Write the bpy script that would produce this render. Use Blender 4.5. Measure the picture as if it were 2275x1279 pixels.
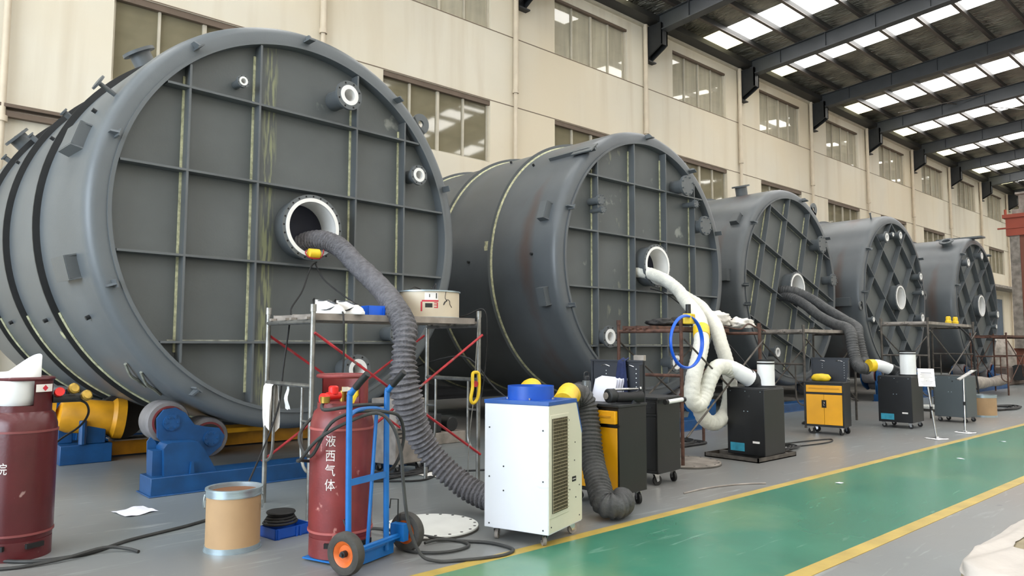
import bpy, math, random
from mathutils import Vector, Matrix, noise
random.seed(7)
PI = math.pi
R = math.radians
sc = bpy.context.scene
col = sc.collection
for o in list(bpy.data.objects): bpy.data.objects.remove(o)

# ------------------------------------------------------------------ camera
cd = bpy.data.cameras.new('camera'); cam = bpy.data.objects.new('camera', cd); col.objects.link(cam)
yaw, pit, rol = R(48.116), R(4.3825), R(.1896)
fw = Vector((math.cos(yaw)*math.cos(pit), math.sin(yaw)*math.cos(pit), math.sin(pit)))
rt = fw.cross(Vector((0, 0, 1))).normalized(); up = rt.cross(fw)
r2 = math.cos(rol)*rt + math.sin(rol)*up; u2 = -math.sin(rol)*rt + math.cos(rol)*up
m = Matrix.Identity(4)
for i in range(3): m[i][0] = r2[i]; m[i][1] = u2[i]; m[i][2] = -fw[i]
m[2][3] = 1.4
cam.matrix_world = m
cd.sensor_width = 36; cd.lens = 36*1629.8/2275; cd.clip_end = 300
sc.camera = cam

# ------------------------------------------------------------------ world, big lights, exposure
w = bpy.data.worlds.new('world'); sc.world = w; w.use_nodes = True
bg = w.node_tree.nodes['Background']; bg.inputs[0].default_value = (.80, .88, 1, 1); bg.inputs[1].default_value = 1.2
vs = sc.view_settings
vs.view_transform = 'Standard'; vs.look = 'None'; vs.gamma = 1; vs.use_curve_mapping = False; vs.exposure = 0.05
SKY = 8.0          # brightness of the translucent roof sheets
def area(name, loc, d, sx, sy, power, color):
    l = bpy.data.lights.new(name, 'AREA'); l.shape = 'RECTANGLE'; l.size = sx; l.size_y = sy; l.energy = power; l.color = color
    o = bpy.data.objects.new(name, l); col.objects.link(o); o.location = loc
    o.rotation_euler = Vector(d).to_track_quat('-Z', 'Y').to_euler()
    return o
area('daylight_through_hall_door', (-15.6, 3, 5), (1, .1, -.05), 16, 8.5, 3900, (.78, .89, 1))
area('added_front_wall_fill', (18, -14.9, 6.5), (0, 1, -.05), 60, 7, 1300, (1, .98, .95))  # unseen fill added for soft ambient light; the front wall has no windows

# ------------------------------------------------------------------ materials
def lin(c):
    return tuple(((x/255)/12.92 if x/255 <= .04045 else (((x/255)+.055)/1.055)**2.4) for x in c)
def nmat(name):
    mt = bpy.data.materials.new(name); mt.use_nodes = True
    nt = mt.node_tree; return mt, nt, nt.nodes['Principled BSDF']
MC = {}
def mat(name, c, rough=.5, metal=0, var=.12, scale=3, bump=0, bscale=30, c2=None, coat=0, stretch=(1, 1, 1), spec=.5, detail=4):
    """painted / plain surface: base colour wandering between two tones by noise"""
    if name in MC: return MC[name]
    mt, nt, b = nmat(name); N = nt.nodes; L = nt.links
    a = lin(c); d = lin(c2) if c2 else tuple(x*(1-var*2) for x in a); a2 = a if c2 else tuple(min(1, x*(1+var*.6)) for x in a)
    tc = N.new('ShaderNodeTexCoord'); mp = N.new('ShaderNodeMapping'); mp.inputs['Scale'].default_value = stretch
    L.new(tc.outputs['Object'], mp.inputs[0])
    nz = N.new('ShaderNodeTexNoise'); nz.inputs['Scale'].default_value = scale; nz.inputs['Detail'].default_value = detail
    L.new(mp.outputs[0], nz.inputs['Vector'])
    cr = N.new('ShaderNodeValToRGB'); cr.color_ramp.elements[0].position = .3; cr.color_ramp.elements[1].position = .68
    cr.color_ramp.elements[0].color = (*d, 1); cr.color_ramp.elements[1].color = (*a2, 1)
    L.new(nz.outputs['Fac'], cr.inputs[0]); L.new(cr.outputs[0], b.inputs['Base Color'])
    b.inputs['Roughness'].default_value = rough; b.inputs['Metallic'].default_value = metal
    b.inputs['Coat Weight'].default_value = coat; b.inputs['Specular IOR Level'].default_value = spec
    if bump:
        n2 = N.new('ShaderNodeTexNoise'); n2.inputs['Scale'].default_value = bscale; n2.inputs['Detail'].default_value = 5
        L.new(mp.outputs[0], n2.inputs['Vector'])
        bp = N.new('ShaderNodeBump'); bp.inputs['Strength'].default_value = bump; bp.inputs['Distance'].default_value = .02
        L.new(n2.outputs['Fac'], bp.inputs['Height']); L.new(bp.outputs[0], b.inputs['Normal'])
    MC[name] = mt; return mt
def overlay(mt, c, fac_nodes):
    """mix a second colour over a mat() material; fac_nodes(nt) returns the mask socket"""
    nt = mt.node_tree; b = nt.nodes['Principled BSDF']; src = b.inputs['Base Color'].links[0].from_socket
    mx = nt.nodes.new('ShaderNodeMix'); mx.data_type = 'RGBA'
    nt.links.new(src, mx.inputs[6]); mx.inputs[7].default_value = (*lin(c), 1)
    nt.links.new(fac_nodes(nt), mx.inputs[0]); nt.links.new(mx.outputs[2], b.inputs['Base Color'])
def noise_mask(scale, lo, hi, stretch=(1, 1, 1), detail=6, dist=0):
    def f(nt):
        N = nt.nodes; L = nt.links
        tc = N.new('ShaderNodeTexCoord'); mp = N.new('ShaderNodeMapping'); mp.inputs['Scale'].default_value = stretch
        L.new(tc.outputs['Object'], mp.inputs[0])
        nz = N.new('ShaderNodeTexNoise'); nz.inputs['Scale'].default_value = scale; nz.inputs['Detail'].default_value = detail
        nz.inputs['Distortion'].default_value = dist
        L.new(mp.outputs[0], nz.inputs['Vector'])
        mr = N.new('ShaderNodeMapRange'); mr.inputs[1].default_value = lo; mr.inputs[2].default_value = hi
        L.new(nz.outputs['Fac'], mr.inputs[0]); return mr.outputs[0]
    return f
def band_mask(axis, lo, hi, soft, nscale=4, amount=1.0, stretch=(1, 1, 1), thr=(.35, .6)):
    """a strip lo..hi on an object axis, broken up by noise"""
    def f(nt):
        N = nt.nodes; L = nt.links
        tc = N.new('ShaderNodeTexCoord'); sp = N.new('ShaderNodeSeparateXYZ'); L.new(tc.outputs['Object'], sp.inputs[0])
        def mr(src, a, b_, x, y):
            q = N.new('ShaderNodeMapRange'); q.inputs[1].default_value = a; q.inputs[2].default_value = b_
            q.inputs[3].default_value = x; q.inputs[4].default_value = y; L.new(src, q.inputs[0]); return q.outputs[0]
        s = sp.outputs[axis]; a = mr(s, lo-soft, lo+soft, 0, 1); b_ = mr(s, hi-soft, hi+soft, 1, 0)
        n = noise_mask(nscale, thr[0], thr[1], stretch)(nt)
        m1 = N.new('ShaderNodeMath'); m1.operation = 'MULTIPLY'; L.new(a, m1.inputs[0]); L.new(b_, m1.inputs[1])
        m2 = N.new('ShaderNodeMath'); m2.operation = 'MULTIPLY'; L.new(m1.outputs[0], m2.inputs[0]); L.new(n, m2.inputs[1])
        m3 = N.new('ShaderNodeMath'); m3.operation = 'MULTIPLY'; L.new(m2.outputs[0], m3.inputs[0]); m3.inputs[1].default_value = amount
        return m3.outputs[0]
    return f

TANK = (92, 97, 100)
M_tank = mat('tank_primer_grey', TANK, .42, 0, .10, 1.2, .05, 60)
M_tankface = mat('tank_face_grey', (88, 93, 94), .5, 0, .08, 1.6, .05, 50)
overlay(M_tankface, (134, 138, 134), noise_mask(2.3, .70, .76, (1, 1, 1), 5))
M_face1 = mat('tank_face_brushed_1', (88, 93, 94), .5, 0, .08, 1.7, .05, 50)
overlay(M_face1, (150, 156, 118), band_mask(0, -.48, -.35, .03, 3, .75, (14, 1, 1.2), (.45, .6)))
overlay(M_face1, (134, 138, 134), noise_mask(2.1, .71, .76, (1, 1, 1), 5))
M_face2 = mat('tank_face_brushed_2', (86, 91, 92), .5, 0, .08, 1.5, .05, 50)
overlay(M_face2, (128, 130, 116), band_mask(0, -.95, -.6, .12, 4, .8, (2, 1, .8), (.6, .66)))
overlay(M_face2, (134, 138, 134), noise_mask(2.6, .69, .75, (1, 1, 1), 5))
M_shell1 = mat('tank_shell_1', (96, 102, 106), .40, 0, .09, 1.1, .05, 60)
overlay(M_shell1, (150, 150, 146), noise_mask(1.1, .70, .8, (1, 3, .4), 6))
M_shell2 = mat('tank_shell_2', (90, 95, 99), .38, 0, .10, 1.2, .05, 60)
overlay(M_shell2, (84, 66, 58), band_mask(1, .55, .92, .08, 1.0, .9, (1, 1.5, .5), (.42, .62)))
M_weld = mat('weld_primer_cream', (196, 196, 160), .6, 0, .25, 22)
M_weld2 = mat('weld_primer_grey', (150, 152, 140), .6, 0, .25, 14)
M_liner = mat('white_liner', (236, 236, 234), .35, 0, .03, 3)
M_navy = mat('tank_interior_unlit', (14, 18, 36), .7, 0, .1)  # navy puts the unlit dark inside the tanks into the colour
M_dark = mat('dark_steel', (34, 36, 38), .55, 0, .15, 6)
M_bolt = mat('bolt_hole_black', (12, 12, 13), .7)
M_black = mat('black_paint', (15, 16, 18), .42, 0, .15, 4)
M_rub = mat('black_rubber', (26, 26, 27), .65, 0, .2, 8)
M_hoserub = mat('hose_rubber_grey', (52, 53, 52), .6, 0, .2, 8)
M_steel = mat('galvanised_tube', (150, 150, 146), .36, .75, .22, 9, .1, 80)
M_steel2 = mat('weathered_tube', (96, 90, 84), .55, .4, .3, 9, .1, 80)
M_rust = mat('brown_rusty_tube', (92, 62, 50), .7, .1, .3, 12, .2, 80)
M_chrome = mat('chrome', (205, 206, 208), .18, 1, .05)
M_redp = mat('red_brace_paint', (176, 42, 50), .45, 0, .2, 9)
overlay(M_redp, (120, 110, 104), noise_mask(7, .62, .68))
M_blue = mat('machine_blue', (14, 72, 124), .42, 0, .15, 5)
M_blue2 = mat('truck_blue', (18, 104, 178), .38, 0, .10, 7)
M_bluepl = mat('blue_plastic', (16, 78, 176), .4, 0, .08, 5)
M_ring = mat('blue_cover', (24, 82, 160), .35, 0, .12, 5)
M_yel = mat('machine_yellow', (210, 148, 22), .45, 0, .15, 5)
M_yel2 = mat('cabinet_yellow', (238, 170, 14), .38, 0, .06, 3)
M_yel3 = mat('bright_yellow', (236, 200, 40), .5, 0, .1, 8)
M_tape = mat('yellow_floor_tape', (182, 156, 76), .45, 0, .14, 3.5)
M_white = mat('white_sheet_metal', (214, 217, 223), .4, 0, .03, 1.5)
overlay(M_white, (188, 184, 176), noise_mask(3, .66, .72, (1, 1, 1.5), 8, 1))
M_cream = mat('cream_sheet_metal', (206, 204, 184), .45, 0, .05, 2)
M_whitecl = mat('white_cloth', (226, 222, 216), .85, 0, .06, 9, .3, 25)
M_whitepl = mat('white_plastic', (232, 234, 234), .4, 0, .03)
M_whiteduct = mat('white_duct_fabric', (224, 224, 214), .6, 0, .07, 8, .5, 22)
M_duct = mat('grey_duct_fabric', (104, 103, 107), .7, 0, .2, 18, .8, 55)
M_duct2 = mat('dark_grey_duct_fabric', (74, 75, 76), .65, 0, .2, 12, .5, 40)
M_board = mat('fibre_drum_board', (180, 148, 110), .7, 0, .07, 3)
M_board2 = mat('fibre_drum_board_dim', (172, 142, 106), .7, 0, .08, 3)
M_boardin = mat('drum_inside', (120, 80, 50), .8)
M_zinc = mat('zinc_band', (170, 186, 194), .35, .6, .1, 6)
M_gasred = mat('gas_cylinder_red', (122, 46, 46), .42, 0, .14, 5, .05, 60)
overlay(M_gasred, (188, 132, 124), noise_mask(11, .66, .72, (1, 1, .7), 8, .6))
M_maroon = mat('gas_cylinder_maroon', (84, 30, 34), .3, 0, .12, 4, .05, 60)
overlay(M_maroon, (150, 120, 116), noise_mask(13, .69, .74, (1, 1, .7), 8, .6))
M_gasline = mat('gas_cylinder_seam', (176, 92, 88), .5)
M_gasline2 = mat('gas_cylinder_seam_dull', (128, 66, 66), .5)
M_paint = mat('white_stencil_paint', (232, 228, 224), .6)
M_worn = mat('worn_stencil_paint', (226, 218, 214), .6, 0, .05)
overlay(M_worn, (128, 52, 50), noise_mask(34, .62, .70, (1, 1, .7), 5, .8))
M_redv = mat('red_valve', (226, 34, 28), .4)
M_brass = mat('brass', (176, 146, 70), .35, .8, .15, 20)
M_orange = mat('orange_wheel_rim', (214, 104, 40), .4, 0, .12, 12)
M_tyre = mat('tyre_rubber', (66, 64, 60), .8, 0, .15, 10, .2, 40)
M_pipe = mat('cream_pipe', (214, 200, 178), .55, 0, .05)
M_frame = mat('window_frame_pale', (196, 188, 170), .5, 0, .06)
M_lintel = mat('window_lintel_brown', (104, 88, 74), .55, 0, .08)
M_beam = mat('roof_steel_dark', (62, 65, 68), .55, 0, .1, 2)
M_purlin = mat('purlin_dark', (46, 46, 45), .55, 0, .1, 2)
M_purl2 = mat('purlin_flange_lit', (96, 88, 84), .4, .5, .1)  # lighter than the web: light caught by the flange, put into the colour
M_navycl = mat('navy_cloth', (26, 38, 78), .85, 0, .2, 9, .3, 30)
M_papers = mat('paper_stack', (224, 226, 238), .7, 0, .04, 3)
M_teal = mat('teal_label', (52, 150, 176), .5, 0, .15, 12)
M_oxide = mat('red_oxide_paint', (126, 76, 60), .6, 0, .08, 1)
M_oxide2 = mat('red_oxide_bright', (164, 76, 56), .6, 0, .08, 1)
M_greycab = mat('grey_cabinet', (76, 84, 88), .5, 0, .05)
M_dusty = mat('old_machine_grey', (150, 142, 134), .6, 0, .25, 5)
M_ringblue = mat('bright_blue_tube', (20, 96, 220), .35)
M_bagtan = mat('big_bag_tan', (150, 138, 112), .8, 0, .12, 4, .3, 18)
M_bagwhite = mat('big_bag_white', (188, 181, 174), .7, 0, .06, 5, .3, 14)
M_strap = mat('bag_strap_grey', (128, 116, 110), .9, 0, .1, 30)
M_labelred = mat('label_red', (200, 40, 60), .6)
M_labelblk = mat('label_black', (30, 34, 30), .6)
M_blind = mat('white_flange_plate', (222, 224, 220), .4, 0, .05, 4)
M_steelside = mat('plate_edge', (90, 88, 84), .5, .5)
M_straps = mat('yellow_tape_band', (236, 196, 40), .45, 0, .08, 20)

# floor: grey painted concrete with scuffs
M_floor = mat('floor_grey_epoxy', (122, 129, 131), .33, 0, .08, .9, .03, 8, None, 0, (1, 1, 1), .5, 8)
overlay(M_floor, (126, 122, 118), noise_mask(.16, .42, .62))
overlay(M_floor, (158, 163, 163), noise_mask(5, .60, .78, (.35, 2.2, 1), 8, 1.2))
overlay(M_floor, (88, 92, 94), noise_mask(4, .68, .8, (1, 1, 1), 8, .8))
M_green = mat('aisle_green_epoxy', (60, 122, 100), .26, 0, .08, 1.3)
overlay(M_green, (104, 138, 106), noise_mask(.5, .5, .7))
overlay(M_green, (128, 166, 148), noise_mask(5, .64, .92, (.4, 2.4, 1), 8, 1.2))
# wall plaster
M_wall = mat('wall_cream_plaster', (222, 215, 198), .8, 0, .03, .5, .05, 6)
overlay(M_wall, (200, 188, 166), noise_mask(.7, .5, .8, (2.2, 1, .18), 8, .3))
overlay(M_wall, (220, 208, 184), noise_mask(.12, .45, .6))
M_seam = mat('wall_seam', (120, 104, 88), .8)
# roof foil
M_foil = mat('roof_insulation_foil', (168, 164, 152), .36, .7, .25, 1.2)
def foil_bump():
    nt = M_foil.node_tree; N = nt.nodes; L = nt.links; b = N['Principled BSDF']
    tc = N.new('ShaderNodeTexCoord'); mp = N.new('ShaderNodeMapping'); mp.inputs['Scale'].default_value = (2.6, .8, 1)
    L.new(tc.outputs['Object'], mp.inputs[0])
    nz = N.new('ShaderNodeTexNoise'); nz.inputs['Scale'].default_value = 2.6; nz.inputs['Detail'].default_value = 5; nz.inputs['Distortion'].default_value = 1.2
    L.new(mp.outputs[0], nz.inputs['Vector'])
    bp = N.new('ShaderNodeBump'); bp.inputs['Strength'].default_value = 1; bp.inputs['Distance'].default_value = .3
    L.new(nz.outputs['Fac'], bp.inputs['Height']); L.new(bp.outputs[0], b.inputs['Normal'])
foil_bump()
# translucent skylight sheets lit by the sky
def sheet(name, c, s):
    mt, nt, b = nmat(name); N = nt.nodes; L = nt.links
    b.inputs['Base Color'].default_value = (*lin(c), 1); b.inputs['Roughness'].default_value = .4
    tc = N.new('ShaderNodeTexCoord'); wv = N.new('ShaderNodeTexWave'); wv.inputs['Scale'].default_value = 3.2; wv.bands_direction = 'X'
    L.new(tc.outputs['Object'], wv.inputs['Vector'])
    cr = N.new('ShaderNodeValToRGB'); a = lin(c); cr.color_ramp.elements[0].color = (a[0]*.86, a[1]*.86, a[2]*.84, 1); cr.color_ramp.elements[1].color = (*a, 1)
    cr.color_ramp.elements[0].position = .0; cr.color_ramp.elements[1].position = .3
    L.new(wv.outputs['Fac'], cr.inputs[0]); L.new(cr.outputs[0], b.inputs['Emission Color'])
    b.inputs['Emission Strength'].default_value = s
    return mt
M_sky = sheet('translucent_roof_sheet', (255, 253, 250), SKY)
M_skyy = sheet('yellowed_roof_sheet', (255, 246, 200), SKY*.42)
# glass
def glass(name, tint, mixf, rough=.04):
    mt, nt, b = nmat(name); N = nt.nodes; L = nt.links
    out = N['Material Output']; N.remove(b)
    tr = N.new('ShaderNodeBsdfTransparent'); tr.inputs[0].default_value = (*tint, 1)
    gl = N.new('ShaderNodeBsdfGlossy'); gl.inputs['Roughness'].default_value = rough; gl.inputs[0].default_value = (.95, .95, .93, 1)
    fr = N.new('ShaderNodeFresnel'); fr.inputs[0].default_value = 1.5
    ad = N.new('ShaderNodeMath'); ad.operation = 'ADD'; ad.inputs[1].default_value = mixf; L.new(fr.outputs[0], ad.inputs[0])
    ge = N.new('ShaderNodeNewGeometry'); iv = N.new('ShaderNodeMath'); iv.operation = 'SUBTRACT'; iv.inputs[0].default_value = 1; L.new(ge.outputs['Backfacing'], iv.inputs[1])
    ml = N.new('ShaderNodeMath'); ml.operation = 'MULTIPLY'; L.new(ad.outputs[0], ml.inputs[0]); L.new(iv.outputs[0], ml.inputs[1]); ml.use_clamp = True
    mx = N.new('ShaderNodeMixShader'); L.new(ml.outputs[0], mx.inputs[0]); L.new(tr.outputs[0], mx.inputs[1]); L.new(gl.outputs[0], mx.inputs[2])
    L.new(mx.outputs[0], out.inputs[0]); return mt
M_glass = glass('window_glass', (.93, .92, .89), .03)
M_backlow = mat('room_behind_low_window', (152, 146, 126), .8, 0, .04)
M_backup = mat('blind_behind_upper_window', (216, 213, 202), .8, 0, .10, 1.6, 0, 30, None, 0, (3, 1, .3))

# ------------------------------------------------------------------ mesh builder
class MB:
    def __init__(s): s.v = []; s.f = []; s.mi = []
    def add(s, vs_, fs, mi=0):
        n = len(s.v); s.v += [Vector(p) for p in vs_]
        s.f += [tuple(i+n for i in f) for f in fs]; s.mi += [mi]*len(fs)
        return s
    def box(s, c, d, rz=0, mi=0, rx=0, ry=0):
        M = Matrix.Translation(c) @ Matrix.Rotation(rz, 4, 'Z') @ Matrix.Rotation(ry, 4, 'Y') @ Matrix.Rotation(rx, 4, 'X')
        p = [M @ Vector((x*d[0]/2, y*d[1]/2, z*d[2]/2)) for x in (-1, 1) for y in (-1, 1) for z in (-1, 1)]
        return s.add(p, [(0, 1, 3, 2), (4, 6, 7, 5), (0, 4, 5, 1), (2, 3, 7, 6), (0, 2, 6, 4), (1, 5, 7, 3)], mi)
    def b2(s, a, b, mi=0):
        return s.box([(a[i]+b[i])/2 for i in range(3)], [abs(b[i]-a[i]) for i in range(3)], 0, mi)
    def lathe(s, prof, origin=(0, 0, 0), axis=(0, 0, 1), n=32, mi=0, a0=0, a1=2*PI, close=False, sx=1, sy=1):
        ax = Vector(axis).normalized(); q = Vector((0, 0, 1)).rotation_difference(ax).to_matrix()
        full = abs(a1-a0-2*PI) < 1e-6; k = n if full else n+1
        o = Vector(origin); vs_ = []
        for r, z in prof:
            for i in range(k):
                t = a0+(a1-a0)*i/n
                vs_.append(o + q @ Vector((r*math.cos(t)*sx, r*math.sin(t)*sy, z)))
        fs = []; P = len(prof)
        for j in range(P if close else P-1):
            j2 = (j+1) % P
            for i in range(n):
                i2 = (i+1) % k
                fs.append((j*k+i, j*k+i2, j2*k+i2, j2*k+i))
        if full and not close:
            if prof[0][0] > 1e-5: fs.append(tuple(reversed(range(k))))
            if prof[-1][0] > 1e-5: fs.append(tuple((P-1)*k+i for i in range(k)))
        return s.add(vs_, fs, mi)
    def cyl(s, p0, p1, r0, r1=None, n=16, mi=0):
        p0 = Vector(p0); p1 = Vector(p1); h_ = (p1-p0).length
        return s.lathe([(r0, 0), (r0 if r1 is None else r1, h_)], p0, p1-p0, n, mi)
    def ringp(s, c, axis, ri, ro, h_, n=40, mi=0):
        return s.lathe([(ri, 0), (ro, 0), (ro, h_), (ri, h_)], c, axis, n, mi, close=True)
    def tube(s, pts, r, n=10, mi=0, closed=False, smooth=6, rf=None, cap=True):
        P = [Vector(p) for p in pts]
        if smooth and len(P) > 2:
            Q = []; m_ = len(P); rng = range(m_) if closed else range(m_-1)
            for i in rng:
                a, b, c, d = (P[(i-1) % m_], P[i], P[(i+1) % m_], P[(i+2) % m_]) if closed else (P[max(i-1, 0)], P[i], P[i+1], P[min(i+2, m_-1)])
                for j in range(smooth):
                    t = j/smooth
                    Q.append(.5*((2*b)+(c-a)*t+(2*a-5*b+4*c-d)*t*t+(3*b-a-3*c+d)*t**3))
            if not closed: Q.append(P[-1])
            P = Q
        m_ = len(P); vs_ = []; nrm = None; L = 0
        for i in range(m_):
            if closed: t = P[(i+1) % m_]-P[i-1]
            else: t = P[min(i+1, m_-1)]-P[max(i-1, 0)]
            t.normalize()
            if nrm is None: nrm = t.cross(Vector((0, 0, 1)) if abs(t.z) < .9 else Vector((1, 0, 0))).normalized()
            else: nrm = (nrm-t*nrm.dot(t)).normalized()
            bn = t.cross(nrm)
            if i: L += (P[i]-P[i-1]).length
            rr = rf(L, i/(m_-1)) if rf else r
            for k in range(n):
                a = 2*PI*k/n; vs_.append(P[i]+(nrm*math.cos(a)+bn*math.sin(a))*(rr if not callable(rr) else rr(a)))
        fs = [(i*n+k, i*n+(k+1) % n, ((i+1) % m_)*n+(k+1) % n, ((i+1) % m_)*n+k) for i in range(m_ if closed else m_-1) for k in range(n)]
        if not closed and cap: fs += [tuple(reversed(range(n))), tuple((m_-1)*n+k for k in range(n))]
        return s.add(vs_, fs, mi)
    def prism(s, outline, M, t, mi=0):
        """2-d outline in M's xy plane, extruded by t along its z"""
        k = len(outline)
        vs_ = [M @ Vector((x, y, z)) for z in (0, t) for x, y in outline]
        fs = [tuple(reversed(range(k))), tuple(range(k, 2*k))]+[(i, (i+1) % k, k+(i+1) % k, k+i) for i in range(k)]
        return s.add(vs_, fs, mi)
    def build(s, name, mats, parent=None, bevel=0, sub=0, angle=35):
        me = bpy.data.meshes.new(name)
        off = Vector((0, 0, 0))
        if parent is None:
            lo = [min(p[i] for p in s.v) for i in range(3)]; hi = [max(p[i] for p in s.v) for i in range(3)]
            off = Vector(((lo[0]+hi[0])/2, (lo[1]+hi[1])/2, lo[2]))
        me.from_pydata([tuple(p-off) for p in s.v], [], s.f); me.update()
        for mt in (mats if isinstance(mats, (list, tuple)) else [mats]): me.materials.append(mt)
        me.polygons.foreach_set('material_index', s.mi)
        me.polygons.foreach_set('use_smooth', [True]*len(me.polygons))
        import bmesh
        bm = bmesh.new(); bm.from_mesh(me); bmesh.ops.recalc_face_normals(bm, faces=bm.faces); bm.to_mesh(me); bm.free()
        me.set_sharp_from_angle(angle=R(angle))
        o = bpy.data.objects.new(name, me); col.objects.link(o); o.location = off
        if parent is not None: o.parent = parent
        if bevel:
            b = o.modifiers.new('bevel', 'BEVEL'); b.width = bevel; b.segments = 2; b.limit_method = 'ANGLE'; b.angle_limit = R(40)
        if sub:
            q = o.modifiers.new('sub', 'SUBSURF'); q.levels = sub; q.render_levels = sub
        return o
def tag(o, label, cat, group=None):
    o['label'] = label; o['category'] = cat
    if group: o['group'] = group
    return o
def struct(o, label=None):
    o['kind'] = 'structure'
    if label: o['label'] = label
    return o
def thing(name, label, cat, loc, rz=0, group=None):
    o = bpy.data.objects.new(name, None); col.objects.link(o); o.location = loc; o.rotation_euler = (0, 0, rz); o.empty_display_size = .2
    return tag(o, label, cat, group)
def copy_tree(o, parent=None):
    c = o.copy(); col.objects.link(c); c.parent = parent
    for ch in list(o.children): copy_tree(ch, c)
    return c
def blob(center, size, seed, amp=.25, freq=2.0, sub=4, flat=None):
    """a crumpled soft lump"""
    import bmesh
    bm = bmesh.new(); bmesh.ops.create_icosphere(bm, subdivisions=sub, radius=1)
    mb = MB(); vs_ = []
    for v in bm.verts:
        p = v.co.copy(); d = 1+amp*noise.noise(p*freq+Vector((seed, seed*1.7, 0)))+amp*.5*noise.noise(p*freq*2.7+Vector((0, seed, 3)))
        q = Vector((p.x*size[0], p.y*size[1], p.z*size[2]))*d
        if flat is not None: q.z = max(q.z, flat)
        vs_.append(q+Vector(center))
    bm.verts.index_update()
    mb.add(vs_, [tuple(v.index for v in f.verts) for f in bm.faces]); bm.free()
    return mb
def text_polys(body, size):
    """flat mesh of a piece of lettering, centred, in xy"""
    cu = bpy.data.curves.new('lettering', 'FONT'); cu.body = body; cu.size = size; cu.align_x = 'CENTER'; cu.align_y = 'CENTER'
    o = bpy.data.objects.new('lettering', cu); col.objects.link(o)
    dg = bpy.context.evaluated_depsgraph_get(); me = bpy.data.meshes.new_from_object(o.evaluated_get(dg))
    v = [p.co.copy() for p in me.vertices]; f = [tuple(p.vertices) for p in me.polygons]
    bpy.data.objects.remove(o); bpy.data.curves.remove(cu); bpy.data.meshes.remove(me)
    return v, f

WY = 15.2; BX = 7.68; BP = 5.97
# ================================================================== SETTING
fl = MB(); fl.b2((-16, -15.2, -.2), (92, WY+.3, 0)); struct(fl.build('floor', M_floor))
g = MB(); g.b2((-16, 2.30, 0), (92, 3.70, .005)); struct(g.build('floor', M_green), 'green painted walkway strip')
g = MB(); g.b2((-16, 3.70, 0), (92, 3.80, .004)); struct(g.build('trim_1', M_tape), 'yellow line beside the machines')
g = MB(); g.b2((-16, 2.19, 0), (92, 2.30, .004)); struct(g.build('trim_2', M_tape), 'yellow line on the near side of the walkway')

wins = []      # (x0, x1, z0, z1, kind)
for k in range(-3, 14):
    x0 = BX+BP*k+1.68; x1 = x0+3.44
    wins.append((x0, x1, 10.17, 11.92, 'up')); wins.append((x0, x1, 6.38, 8.12, 'low'))
wb = MB(); lv = [(0, 6.38, None), (6.38, 8.12, 'low'), (8.12, 10.17, None), (10.17, 11.92, 'up'), (11.92, 12.78, None)]
for z0, z1, kd in lv:
    if kd is None: wb.b2((-16, WY, z0), (92, WY+.3, z1)); continue
    x = -16
    for (a, b, _, _, k) in wins:
        if k == kd: wb.b2((x, WY, z0), (a, WY+.3, z1)); x = b
    wb.b2((x, WY, z0), (92, WY+.3, z1))
struct(wb.build('wall_back', M_wall))
g = MB(); g.b2((-16, -15.5, 0), (92, -15.2, 12.8)); struct(g.build('wall_front', M_wall))
g = MB(); g.b2((91.7, -15.2, 0), (92, WY, 13.9)); struct(g.build('wall_right', M_wall))
g = MB()   # end wall with the wide hall door left open
g.b2((-16.3, -15.2, 0), (-16, -7, 13.9)); g.b2((-16.3, 12.5, 0), (-16, WY, 13.9)); g.b2((-16.3, -7, 9.6), (-16, 12.5, 13.9))
struct(g.build('wall_left', M_wall))
for i, z in enumerate((8.14, 10.15, 5.45)):
    g = MB(); g.b2((-16, WY-.006, z-.012), (92, WY+.01, z+.012)); struct(g.build('trim_%d' % (3+i), M_seam))
g = MB(); g.b2((-16, WY-.16, 5.46), (3.2, WY+.02, 5.52)); g.b2((-16, WY-.12, 5.30), (3.2, WY+.02, 5.40)); struct(g.build('trim_6', M_lintel), 'brown ledge over the ground floor')
g = MB(); g.b2((-16, WY-.10, 12.24), (92, WY+.01, 12.33)); struct(g.build('trim_7', M_frame), 'pale eave rail')
g = MB(); g.b2((-16, WY-.55, 12.33), (92, WY+.01, 12.52)); struct(g.build('trim_8', M_purlin), 'dark eave gutter')
n = 0
for (x0, x1, z0, z1, k) in wins:
    n += 1
    fr = MB(); yf = WY+.09; fw_ = .05; cuts = [0, .245, .50, .745, 1]
    fr.b2((x0, yf, z0), (x1, yf+.07, z0+fw_)); fr.b2((x0, yf, z1-fw_), (x1, yf+.07, z1))
    for j, c_ in enumerate(cuts):
        xx = x0+(x1-x0)*c_; xx = min(max(xx, x0+fw_/2), x1-fw_/2); wd = .075 if j == 2 else .045
        fr.b2((xx-wd/2, yf-.01, z0), (xx+wd/2, yf+.07, z1))
    fo = struct(fr.build('window_%d' % n, M_frame))
    g = MB(); g.b2((x0, WY+.02, z1-(.07 if k == 'up' else .13)), (x1, WY+.12, z1)); lo = g.build('lintel', M_lintel, None); lo.parent = fo; lo.location -= fo.location
    g = MB(); g.b2((x0, WY+.125, z0), (x1, WY+.131, z1)); go = g.build('pane', M_glass, None); go.parent = fo; go.location -= fo.location
    g = MB(); g.b2((x0, WY+.15, z0), (x1, WY+.17, z1)); go = g.build('blind', M_backup if k == 'up' else M_backlow, None); go.parent = fo; go.location -= fo.location
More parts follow.
